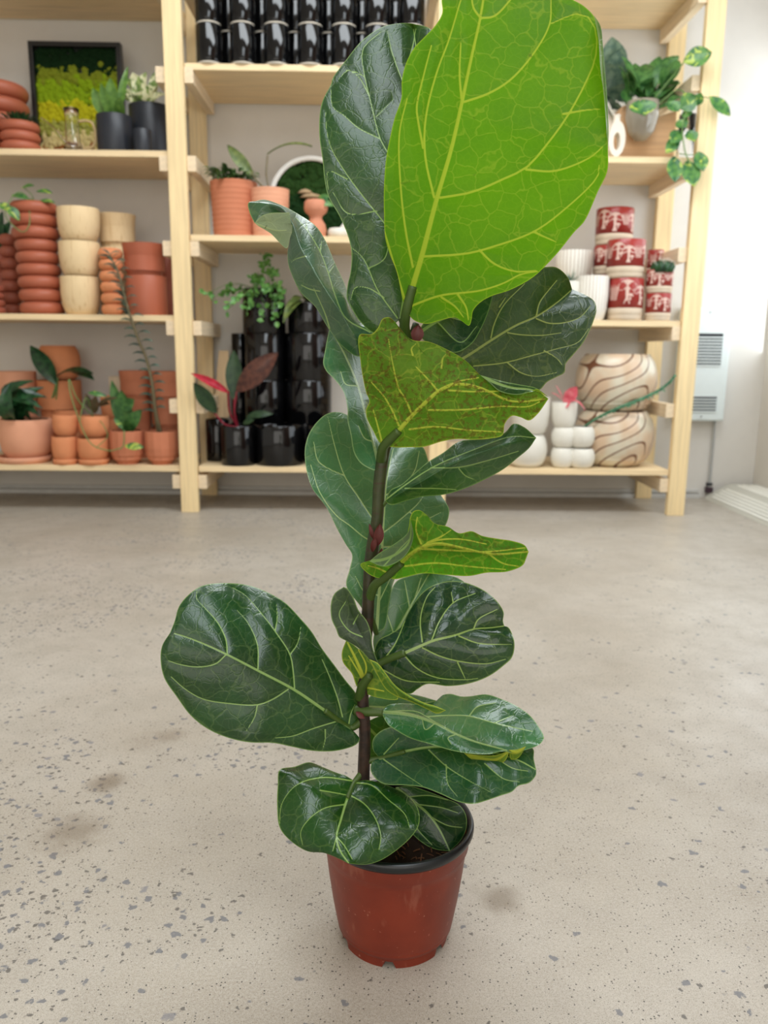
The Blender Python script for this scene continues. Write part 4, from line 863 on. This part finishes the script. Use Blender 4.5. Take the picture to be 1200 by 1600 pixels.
# back row of leaves first
leaf('silvery top side, broad blade behind the stem with a narrow waist', [dict(
  A=[(588,990,.02),(583,982),(565,950),(541,915),(546,890),(550,867),(540,850),(527,827),(510,793),(488,763,.03),(478,730),(477,697),(487,670),(510,647),(530,644),(548,652),(575,680),(598,690),(615,698,.19)],
  M=[(588,990,.02),(592,930,.03),(597,853,.05),(600,800,.085),(604,750,.12),(615,698,.19)],
  B=[(588,990,.02),(600,982),(608,943),(616,907),(635,872),(680,842),(698,817),(702,797,.17),(698,787),(690,775),(678,750),(670,722),(660,698),(640,693),(615,698,.19)],
  show='top', camber=.05, quilt=.003, nt=161, ns=220,
  veins=[[(598,830),(582,810),(560,777),(538,743),(523,697),(512,650)],[(597,850),(573,842),(545,820),(527,807),(500,770),(485,725)],[(538,743),(515,733),(497,720),(490,690)],
   [(598,833),(625,812),(660,777),(668,740)],[(600,775),(630,758),(648,735),(655,705)],[(597,855),(640,850),(675,835)],[(592,930),(570,925),(555,900)],[(640,800),(660,812),(690,800)],[(592,940),(612,900)]])],
  M_figD, [(575,955,.0),(583,975,.012),(588,990,.02)], .004)
leaf('pale top side, partly hidden behind the dark glossy blade', [dict(
  A=[(588,1035,.03),(583,1000),(590,975),(603,947),(610,925),(620,908),(640,900),(672,894,.09)], M=[(588,1035,.03),(620,985,.05),(648,935,.07),(672,894,.10)],
  B=[(588,1035,.03),(640,1020),(690,990),(720,950),(729,915),(715,903),(700,899),(672,894,.09)], veins=[[(615,990),(605,960)],[(640,950),(632,907)],[(648,935),(658,903)],[(640,950),(680,930),(710,905)]])],
  M_figD, [(568,1050,.0),(580,1045,.02),(588,1035,.03)])
leaf(None, [dict(A=[(572,1105,.01),(578,1088),(610,1082,.05),(650,1086),(683,1095,.06)], M=[(572,1105,.01),(620,1105,.04),(683,1095,.06)], B=[(572,1105,.01),(600,1118),(650,1120),(683,1095,.06)], nt=61, ns=80)], M_figD)
leaf('dark drooping blade behind the stem near the pot', [dict(A=[(568,1130,.01),(575,1150,.03),(580,1195,.04),(603,1224,.05)], M=[(568,1130,.01),(592,1155,.03),(606,1190,.04),(603,1224,.05)],
  B=[(568,1130,.01),(600,1118,.02),(650,1130,.03),(655,1180,.04),(630,1215,.05),(603,1224,.05)], nt=81, ns=90)], M_figA)
# upper left dark glossy leaf
leaf('dark glossy top side, upright behind the lime blade', [dict(
  A=[(627,497,.01),(600,519),(583,520),(563,503),(550,483),(542,467),(543,447),(548,423),(549,393),(543,367),(530,337),(513,307),(507,280),(504,250),(499,212,.07),(500,175),(505,155),(517,132),(520,122),(542,92),(562,67),(580,52),(600,41),(630,36),(645,37,.14)],
  M=[(627,497,.01),(640,400,.03),(650,300,.05),(655,200,.08),(655,120,.11),(645,37,.15)],
  B=[(627,497,.01),(655,440),(675,340),(690,240),(698,140),(690,75),(672,45),(645,37,.14)],
  veins=[[(621,497),(590,453),(567,403),(540,380)],[(638,400),(600,348),(562,300),(537,265),(517,230),(510,200),(509,175)],[(650,300),(605,237),(594,217),(577,150),(570,120),(567,77),(595,50)],[(594,217),(560,200),(537,180),(520,167),(517,135)],[(655,180),(627,122),(612,80),(605,49)],
   [(543,280),(513,268),(513,300)],[(590,330),(543,333),(520,300)],[(577,150),(560,120),(540,108)],[(588,182),(602,168),(615,155)],[(570,120),(545,110),(528,125)],[(600,465),(575,450),(555,450),(548,470)],[(575,420),(600,405),(608,380)],[(637,100),(645,70),(650,45)]],
  quilt=.0042, camber=.03, ns=240, nt=170)], M_figA, [(640,532,.01),(634,515,.01),(627,497,.01)], .005)
# left narrow twisted leaves
leaf('silvery blade hanging left of the stem below the curled one', [dict(
  A=[(592,731,0),(588,735),(577,732),(563,723),(553,707),(548,680,-.025),(543,657),(543,640,-.03),(537,613),(523,593),(510,580),(505,568,-.02),(508,547),(511,530),(515,512,.03)],
  M=[(592,731,0),(583,690,.01),(572,650,.01),(558,600,.012),(538,553,.015),(515,512,.03)],
  B=[(592,731,0),(593,700),(587,680),(577,663),(571,648,.045),(577,637),(580,623),(572,610),(567,590),(564,560,.045),(552,530),(535,515),(515,512,.03)],
  veins=[[(575,650),(577,640),(573,628)],[(557,603),(540,600),(532,580)],[(583,690),(570,685),(560,665)]], quilt=.003, camber=-.04)],
  M_figD, [(593,745,0),(594,738,0),(592,731,0)], .0035)
leaf('narrow blade twisting up to the left with a curled-over tip', [dict(
  A=[(584,521,.0),(573,540),(562,557,-.005),(537,543),(513,513),(493,480),(470,457),(455,427,.02),(450,410),(450,387),(456,365),(450,336),(425,333),(410,338),(398,349,.03)],
  M=[(584,521,.0),(562,530,-.012),(530,484,-.022),(507,450,-.022),(487,417,-.018),(470,388,0),(457,350,.01),(440,326,.02),(415,322,.028),(398,349,.03)],
  B=[(584,521,.0),(567,507,.025),(550,480,.045),(540,447,.055),(523,410,.06),(507,373,.06),(493,353,.055),(467,335,.05),(443,322,.04),(413,312,.045),(400,314),(388,317),(390,332),(398,349,.03)],
  veins=[[(578,519),(540,497),(523,460),(513,427),(500,393),(480,360),(462,340)],[(515,513),(508,490),(490,450)],[(500,455),(485,452),(470,445)],[(478,400),(462,405),(455,410)],[(500,393),(503,375)],[(513,427),(522,415)],[(480,360),(478,345)]], quilt=.0025, camber=.0, mid=False),
  dict(mid=False, A=[(398,348,.028),(410,337),(425,333),(452,332,.01)], M=[(398,348,.028),(412,345),(436,348),(455,350,.008)], B=[(398,348,.028),(402,352),(423,365),(448,388),(453,372),(458,354),(455,350,.008)], show='under', ns=60, nt=61, veins=[[(400,350),(430,360),(447,360)]])],
  fig_mat('fig_leaf_silver_curl', top=S(26, 68, 42), top2=S(40, 86, 54), und=S(110,128,96), und2=S(128,142,104), vu=S(140,156,110), rough=.3, trf=.08, spec=1.), [(600,640,.0),(592,560,.0),(584,521,0)], .004)
# right dark leaves
leaf('dark curled blade tucked under the lime one', [dict(
  A=[(652,522,.02),(668,536),(690,545),(713,551,.03),(737,537),(750,517),(762,490),(769,466),(772,450,.05)], M=[(652,522,.02),(683,502,.03),(713,490,.045),(745,468,.05),(772,450,.05)], B=[(652,522,.02),(665,500),(700,470),(740,452),(772,450,.05)],
  veins=[[(683,503),(720,535),(745,510)],[(700,495),(730,500),(735,480)]], camber=-.08, quilt=.003)], M_figA, [(642,545,.01),(646,535,.015),(652,522,.02)])
leaf('large very dark blade reaching right behind the mottled one', [dict(
  A=[(650,592,.02),(668,560),(705,505),(755,455),(815,425),(853,417,.10),(870,418),(887,433),(894,452,.12)],
  M=[(650,592,.02),(690,577,.03),(727,558,.04),(767,532,.055),(807,508,.07),(837,495,.08),(870,473,.10),(894,452,.12)],
  B=[(650,592,.02),(700,622),(760,622),(810,612),(842,610,.06),(855,597),(870,589),(882,582),(884,569),(897,553),(913,533),(927,503),(932,483,.09),(928,470),(913,460),(894,452,.12)],
  veins=[[(767,528),(772,507),(787,477),(820,443)],[(838,493),(843,473),(860,450),(870,438)],[(838,498),(857,505),(883,504),(907,495),(923,477)],[(793,520),(813,523),(847,524),(877,520)],[(740,572),(787,567),(833,555),(870,545),(903,535),(920,513)],[(793,567),(813,582),(837,588),(870,582)],[(780,480),(790,465)],[(850,548),(870,560),(878,570)]],
  quilt=.0035, camber=-.02, ns=220, nt=150)], fig_mat('fig_leaf_blackgreen', top=S(10, 36, 22), top2=S(16, 48, 28), rough=.28, vt=S(128, 140, 76)), [(600,700,0),(620,640,.01),(650,592,.02)], .005)
leaf('dark green blade slanting up right beneath the mottled one', [dict(
  A=[(602,783,0),(610,766),(627,757),(647,740),(667,723),(693,707),(717,690),(743,686),(787,677),(803,662),(820,668),(838,684,.0)],
  M=[(602,783,0),(650,757,-.02),(700,728,-.03),(750,707,-.03),(800,692,-.02),(838,684,0)],
  B=[(602,783,0),(610,789),(633,783),(660,776),(693,773),(727,763),(760,748),(787,733),(807,717),(827,700),(838,684,0)],
  veins=[[(633,763),(677,763),(713,765)],[(673,731),(717,730),(760,720),(810,705)],[(717,732),(727,743),(740,749)],[(604,780),(630,760),(680,728),(740,703),(800,682),(835,684)]], camber=-.02, quilt=.003, mid=False)], fig_mat('fig_leaf_deep', top=S(18, 58, 28), top2=S(28, 74, 34), rough=.28), [(592,792,0),(596,789,0),(602,783,0)], .0045)
# mottled underside leaf
leaf('brown-mottled underside, rolled along its upper edge', [dict(
  A=[(600,697,-.02),(592,690),(583,673),(573,653),(572,640),(577,627),(572,613),(567,590),(563,563),(562,523,-.05),(580,522),(590,513),(598,498),(609,496),(623,510),(637,527),(647,532),(670,534),(700,547),(727,563),(747,583),(762,596,-.045),(780,611),(807,616),(827,612),(840,608),(848,616),(857,623,-.02)],
  M=[(600,697,-.02),(623,673,-.032),(643,650,-.04),(667,627,-.05),(687,610,-.052),(713,600,-.054),(750,606,-.052),(800,627,-.042),(857,623,-.02)],
  B=[(600,697,-.02),(617,699),(640,699),(663,698),(690,690),(713,686),(740,687),(767,685),(785,680,-.05),(789,662),(800,650),(813,652),(827,657),(840,647),(847,638),(857,623,-.02)],
  show='under', veins=[[(643,647),(634,625),(623,607),(614,570),(607,530)],[(623,665),(612,640),(600,620),(580,597)],[(685,612),(668,592),(650,573)],[(670,641),(700,641),(730,640),(780,635),(827,635),(843,628)],[(640,671),(680,667),(730,672),(783,675)],[(700,610),(740,612),(780,611)],[(597,692),(590,665),(583,640)],[(687,610),(713,597),(748,590)],[(690,575),(692,560),(697,553)],[(645,555),(643,545),(650,537)]],
  quilt=.003, camber=.0, ns=240, nt=170),
  dict(A=[(750,586,-.045),(768,591,-.035),(787,596,-.03),(813,601),(837,606),(857,620,-.02)], M=[(750,586,-.045),(774,598),(800,606),(830,609),(857,620,-.02)], B=[(750,586,-.045),(764,597),(780,611,-.047),(807,617),(827,613),(842,611),(857,620,-.02)], show='top', ns=70, nt=41, veins=[])],
  M_figC, [(596,720,0),(597,708,-.012),(600,697,-.02),(623,673,-.033)], .006)
# lime leaf
leaf('huge bright lime underside, lit through, at the top of the plant', [dict(
  A=[(636,482,-.02),(630,472),(627,458),(620,425),(609,397),(602,372),(600,333,-.035),(600,292),(603,250,-.04),(609,217),(617,183),(627,154),(628,125,-.045),(634,100),(647,75),(663,58),(680,40),(691,20),(690,0,-.05),(693,-20),(705,-45),(730,-66),(765,-72,-.03)],
  M=[(636,482,-.02),(645,447,-.025),(659,400,-.035),(682,312,-.05),(705,233,-.06),(722,158,-.065),(738,83,-.065),(751,25,-.06),(765,-72,-.04)],
  B=[(636,482,-.02),(642,496),(652,503),(668,506),(690,500),(711,496),(722,502),(733,509),(737,498),(739,486),(750,473),(767,463),(797,453),(833,433),(867,400),(882,382),(898,362),(913,346),(934,300),(949,267),(950,233,-.09),(949,200),(945,160),(940,104),(936,58),(930,29),(913,10),(884,-6),(850,-28),(810,-55),(765,-72,-.03)],
  show='under', veins=[[(640,479),(688,462),(751,454),(788,442),(813,429),(840,424)],[(659,401),(730,396),(772,385),(834,362),(880,329),(934,275),(936,258)],[(749,391),(772,412),(805,424),(838,423)],[(688,309),(738,300),(788,279),(822,262),(855,225),(888,179),(917,125),(930,92),(932,54),(922,29),(903,21),(861,37)],
   [(822,265),(867,267),(922,246),(942,229)],[(726,159),(763,146),(797,125),(834,83),(859,37),(861,0)],[(751,28),(772,25),(797,0),(815,-25)],[(632,467),(617,417),(601,362)],[(645,417),(634,362),(626,292),(624,208),(636,154)],[(678,308),(665,250),(663,208),(668,167),(684,108),(701,63),(720,0),(735,-40)],[(661,231),(653,188),(651,167),(663,113),(674,71)],[(721,154),(718,117),(720,67)],[(751,28),(740,12),(736,-20)],
   [(880,178),(915,172),(940,170)],[(834,362),(850,370),(870,378)],[(715,460),(728,480),(732,500)],[(690,465),(712,480),(724,496)]],
  quilt=.0035, camber=.012, vw=3.5, ns=330, nt=250),
  dict(A=[(928,24,-.07),(938,40,-.06),(942,70),(945,104),(948,140),(950,175),(951,205),(950,236,-.085)], M=[(928,24,-.075),(937,62,-.075),(941,120,-.08),(948,190,-.085),(950,236,-.088)], B=[(928,24,-.08),(935,60,-.09),(938,105,-.094),(944,150,-.094),(947,190,-.093),(950,236,-.088)], show='top', ns=70, nt=21, veins=[])],
  M_figB, [(640,540,.005),(632,512,-.01),(636,482,-.02),(645,447,-.025)], .0062)
# small underside leaf, mid height
leaf('bright underside blade pointing right below mid height', [dict(
  A=[(605,903,-.02),(590,903),(575,896),(563,882,-.02),(577,876),(595,870),(615,858),(632,845),(639,822),(641,808,-.05),(646,799),(655,797),(667,805),(680,818),(700,823),(717,833),(737,830),(753,837),(780,842),(800,845),(820,852),(826,862,-.03)],
  M=[(605,903,-.02),(627,880,-.035),(647,862,-.045),(680,850,-.052),(720,856,-.055),(770,866,-.05),(826,862,-.03)],
  B=[(605,903,-.02),(618,905),(633,902),(660,896),(693,898),(733,900),(760,895),(793,893),(817,883),(822,873),(826,862,-.03)],
  show='under', veins=[[(647,863),(673,847),(715,842),(760,850)],[(660,858),(700,860),(760,862),(820,856)],[(633,885),(680,880),(730,885),(790,890)],[(760,863),(785,880),(810,885)],[(658,850),(650,828),(652,808)],[(668,848),(690,838),(705,828)],[(605,895),(590,888),(575,884)]], quilt=.003, camber=0.),
  dict(A=[(577,877,-.024),(593,864),(620,847),(637,832),(642,812,-.054)], M=[(577,877,-.026),(600,874,-.04),(625,862,-.05),(640,845),(642,812,-.056)], B=[(577,877,-.026),(598,885,-.05),(620,879,-.055),(638,862,-.06),(646,838,-.06),(642,812,-.056)], show='top', ns=70, nt=51, veins=[[(600,884),(615,868),(640,842)]])],
  fig_mat('fig_leaf_green_under', top=S(70, 84, 62), top2=S(84, 96, 70), und=S(56, 104, 16), und2=S(72, 118, 22), tr=(.1, .4, .012), trf=.34, rough=.45, spots=.5), [(577,935,0),(585,915,-.01),(603,901,-.02),(627,880,-.036)], .0058)
# right glossy dark round leaf
leaf('glossy dark rounded blade right of the stem with a puckered tip', [dict(
  A=[(590,1038,.0),(585,1018),(592,1000),(610,990),(627,978),(638,957),(650,938),(667,920),(690,910),(713,908,.05),(733,912),(757,923),(777,940),(787,957),(786,970),(788,978,.0)],
  M=[(590,1038,.0),(633,1020,-.01),(660,1008,-.012),(677,1001,-.012),(713,992,-.005),(740,983,.005),(767,981,.01),(788,978,0)],
  B=[(590,1038,.0),(600,1067),(627,1082),(642,1084),(652,1077),(667,1069),(700,1072),(733,1068),(763,1057),(787,1040),(800,1027),(804,1007,-.02),(800,990),(794,980),(788,978,0)],
  veins=[[(660,1003),(657,967),(667,933),(680,917)],[(675,999),(687,970),(708,942),(743,927)],[(740,982),(747,968),(777,952)],[(717,994),(747,1005),(800,1007)],[(660,1012),(687,1025),(717,1033),(760,1037),(790,1030)],[(633,1025),(650,1043),(680,1058),(727,1062),(747,1060)],[(600,1030),(617,1007),(633,970)],[(600,1047),(633,1063),(687,1066)],[(715,1035),(722,1050),(727,1060)],[(708,942),(705,925)]],
  camber=.045, quilt=.004, ns=200, nt=150)], fig_mat('fig_leaf_gloss', top=S(8, 38, 24), top2=S(16, 54, 32), rough=.18, crinkle=.6, vt=S(132, 158, 84)), [(571,1062,.0),(580,1048,.0),(592,1037,0),(633,1020,-.011)], .0055)
# twisted leaf left of stem
leaf('twisted narrow blade left of the stem with a dark curled top', [
  dict(A=[(566,1082,.0),(557,1072),(550,1053),(536,1035),(534,1020),(541,1000,-.005)], M=[(566,1082,.0),(567,1060,-.008),(558,1035,-.01),(541,1000,-.005)], B=[(566,1082,.0),(590,1090,-.01),(622,1092,-.012),(600,1062),(578,1030,-.01),(558,1012),(541,1000,-.005)], show='under', ns=90, nt=81, veins=[[(568,1065),(560,1050),(545,1025)],[(570,1060),(572,1040),(560,1015)],[(575,1075),(600,1080)]]),
  dict(A=[(600,1066,-.032),(587,1052),(578,1033),(560,1013),(540,1001),(530,995),(525,983),(518,967),(517,943),(523,927),(537,917,-.03)],
   M=[(600,1064,-.032),(587,1035,-.034),(568,998,-.03),(550,960,-.022),(537,917,-.03)],
   B=[(600,1062,-.03),(588,1028),(582,1010),(580,990),(573,970),(560,953),(552,933),(543,920),(537,917,-.03)], show='top', mid=False, veins=[[(566,995),(545,985),(530,960),(540,940)],[(552,975),(560,960)]], ns=140, nt=81, quilt=.002, camber=.06),
  dict(A=[(697,1110,-.055),(683,1115),(667,1108),(643,1097),(617,1087),(603,1077),(587,1050),(577,1030,-.036)],
   M=[(697,1110,-.055),(665,1102,-.058),(634,1087,-.056),(606,1064,-.05),(590,1043,-.042),(577,1030,-.036)],
   B=[(697,1110,-.055),(680,1103),(663,1098),(637,1085),(617,1070),(603,1052),(590,1036),(577,1030,-.036)], show='under', mid=False, veins=[], ns=120, nt=41, quilt=.001, camber=.05)],
  fig_mat('fig_leaf_twist', top=S(30, 44, 34), top2=S(46, 62, 46), und=S(66, 104, 34), und2=S(82, 118, 42), rough=.38), [(562,1090,.0),(566,1072,-.012),(578,1055,-.02)], .006)
# big left leaf
leaf('broad dark fiddle-shaped blade reaching far left of the stem', [dict(
  A=[(547,1137,0),(553,1136),(562,1130),(562,1103),(557,1085),(540,1063),(523,1040),(503,1013),(487,987),(470,967),(447,943),(427,930),(390,915,.06),(350,911),(317,915),(297,927),(280,947),(273,970),(266,988,-.03)],
  M=[(547,1137,0),(507,1110,-.015),(460,1078,-.025),(407,1050,-.035),(355,1023,-.04),(323,1008,-.035),(290,995,-.03),(266,988,-.03)],
  B=[(547,1137,0),(553,1143),(562,1155),(557,1163),(540,1170),(517,1174),(487,1173),(457,1167),(427,1161),(390,1160,-.06),(357,1153),(323,1138),(297,1117),(277,1090),(257,1060),(251,1033,-.04),(253,1010),(266,988,-.03)],
  veins=[[(460,1075),(458,1050),(453,1023),(430,987),(407,957),(383,930),(363,918)],[(355,1022),(353,1000),(340,973),(320,950),(307,935),(308,923)],[(353,1023),(337,1037),(307,1042),(277,1037),(263,1032)],[(450,1077),(427,1092),(403,1101),(357,1099),(317,1092),(290,1077),(267,1057)],[(402,1102),(398,1120),(385,1142)],[(533,1125),(490,1138),(457,1150),(430,1153)],[(535,1120),(527,1090),(513,1053),(503,1030)],[(403,1045),(402,1007),(387,973),(370,953)],[(453,1023),(465,1005),(470,980)],[(430,985),(433,965),(432,945)],[(545,1130),(548,1115),(555,1100)],[(508,1140),(508,1155),(505,1168)]],
  quilt=.0042, camber=.03, ns=240, nt=190)], fig_mat('fig_leaf_left', top=S(5, 42, 22), top2=S(12, 60, 30), rough=.27), [(566,1125,.0),(557,1133,0),(547,1137,0),(507,1110,-.016)], .0045)
# right lower leaves
leaf('dark blade below the folded tray-like one, drooping over the pot', [dict(
  A=[(594,1185,.0),(583,1172),(583,1155),(597,1141),(620,1135),(670,1140),(740,1150),(800,1160),(833,1170,-.02),(834,1185),(838,1203,-.05)],
  M=[(594,1185,.0),(633,1174,-.01),(680,1167,-.02),(750,1172,-.035),(810,1188,-.045),(838,1203,-.05)],
  B=[(594,1185,.0),(582,1190),(579,1203),(587,1217),(600,1225),(633,1227),(660,1230),(687,1240),(717,1253),(740,1256,-.10),(763,1250),(783,1243),(800,1237),(810,1228),(827,1223),(837,1212),(838,1203,-.05)],
  veins=[[(600,1178),(623,1153)],[(600,1187),(633,1210),(660,1228)],[(670,1172),(697,1197),(733,1220),(767,1238)],[(697,1195),(700,1225),(715,1245)],[(757,1193),(787,1217),(812,1222)],[(770,1180),(800,1200),(825,1205)]],
  quilt=.004, camber=-.02)], fig_mat('fig_leaf_lower', top=S(12, 52, 32), top2=S(24, 74, 44), rough=.26), [(570,1190,.0),(580,1188,0),(594,1185,0),(633,1174,-.011)], .004)
leaf('folded tray-like blade pointing right with a shiny hollow', [dict(
  A=[(596,1112,-.01),(605,1102),(625,1099),(660,1100),(682,1097,.07),(690,1087),(703,1084),(720,1088),(733,1088),(760,1085,.06),(783,1092),(807,1103),(827,1117),(840,1133),(850,1153,-.02),(843,1163),(827,1170),(810,1174),(797,1176,-.06)],
  M=[(596,1112,-.01),(640,1117,-.02),(680,1130,-.035),(713,1147,-.045),(740,1158,-.055),(797,1174,-.06)],
  B=[(596,1112,-.01),(600,1122),(607,1133),(617,1140),(640,1153),(673,1163,-.06),(707,1173),(740,1178),(767,1178),(785,1174),(797,1176,-.06)],
  veins=[[(667,1120),(700,1118),(733,1119),(773,1130),(833,1143)],[(713,1147),(700,1153),(705,1163)],[(733,1119),(745,1105),(775,1098)],[(605,1112),(650,1112),(680,1128)],[(680,1130),(665,1140),(660,1125)],[(773,1130),(800,1118)]],
  quilt=.003, camber=-.15, ns=210, nt=150),
  dict(A=[(725,1177,-.06),(750,1180),(775,1180),(797,1172,-.06)], M=[(725,1177,-.06),(745,1184,-.052),(775,1187,-.05),(797,1172,-.06)], B=[(725,1177,-.06),(738,1187,-.045),(770,1194,-.04),(788,1190),(797,1172,-.06)], show='under', ns=50, nt=31),
  dict(A=[(795,1172,-.06),(808,1171),(822,1166,-.05)], M=[(795,1172,-.06),(807,1176,-.055),(822,1166,-.05)], B=[(795,1172,-.06),(799,1187,-.045),(810,1184),(822,1166,-.05)], show='under', ns=40, nt=31)],
  fig_mat('fig_leaf_tray', top=S(22, 72, 36), top2=S(38, 98, 48), rough=.22, und=S(100, 130, 40), und2=S(110, 140, 48)), [(556,1110,.0),(575,1112,-.008),(598,1113,-.012)], .0062)
leaf('small dull blade resting over the soil', [dict(
  A=[(618,1230,.0),(640,1228),(667,1236),(693,1246),(717,1257,.01),(728,1273),(729,1293),(720,1313),(703,1330,-.045)],
  M=[(618,1230,.0),(652,1257,-.01),(670,1273,-.02),(687,1297,-.03),(703,1330,-.045)],
  B=[(618,1230,.0),(620,1260),(635,1292),(660,1317),(680,1327),(703,1330,-.045)],
  veins=[[(652,1257),(690,1262),(715,1270)],[(670,1275),(700,1290),(722,1293)],[(650,1258),(650,1290),(675,1320)],[(640,1245),(670,1243),(700,1250)]], camber=.02)], M_figA)
leaf('rounded dark blade in front, hanging over the pot rim', [dict(
  A=[(555,1221,-.01),(540,1212),(525,1207),(503,1198),(483,1191,.0),(460,1198),(437,1203),(434,1227),(433,1260,-.06),(437,1293),(453,1313),(480,1330),(507,1333),(530,1342),(545,1349,-.14)],
  M=[(555,1221,-.01),(543,1247,-.04),(533,1280,-.075),(526,1308,-.105),(532,1330,-.125),(545,1349,-.14)],
  B=[(555,1221,-.01),(573,1219),(593,1223),(627,1237,-.02),(647,1253),(655,1270),(654,1290,-.09),(643,1307),(620,1328),(593,1345),(570,1351),(545,1349,-.14)],
  veins=[[(538,1257),(507,1263),(483,1280),(470,1300),(473,1320)],[(548,1243),(570,1257),(587,1280),(595,1307),(592,1327)],[(553,1223),(580,1227),(607,1250),(633,1273),(640,1293)],[(550,1220),(503,1215),(463,1227),(440,1257),(437,1287)],[(526,1308),(537,1320),(550,1342)],[(526,1308),(520,1330)],[(500,1235),(530,1240),(545,1243)]],
  camber=.05, quilt=.004, ns=200, nt=160)], fig_mat('fig_leaf_front', top=S(11, 47, 16), top2=S(20, 66, 22), rough=.24, vt=S(122, 154, 74)), [(569,1200,.0),(563,1210,-.004),(555,1221,-.01),(543,1247,-.041)], .0038)
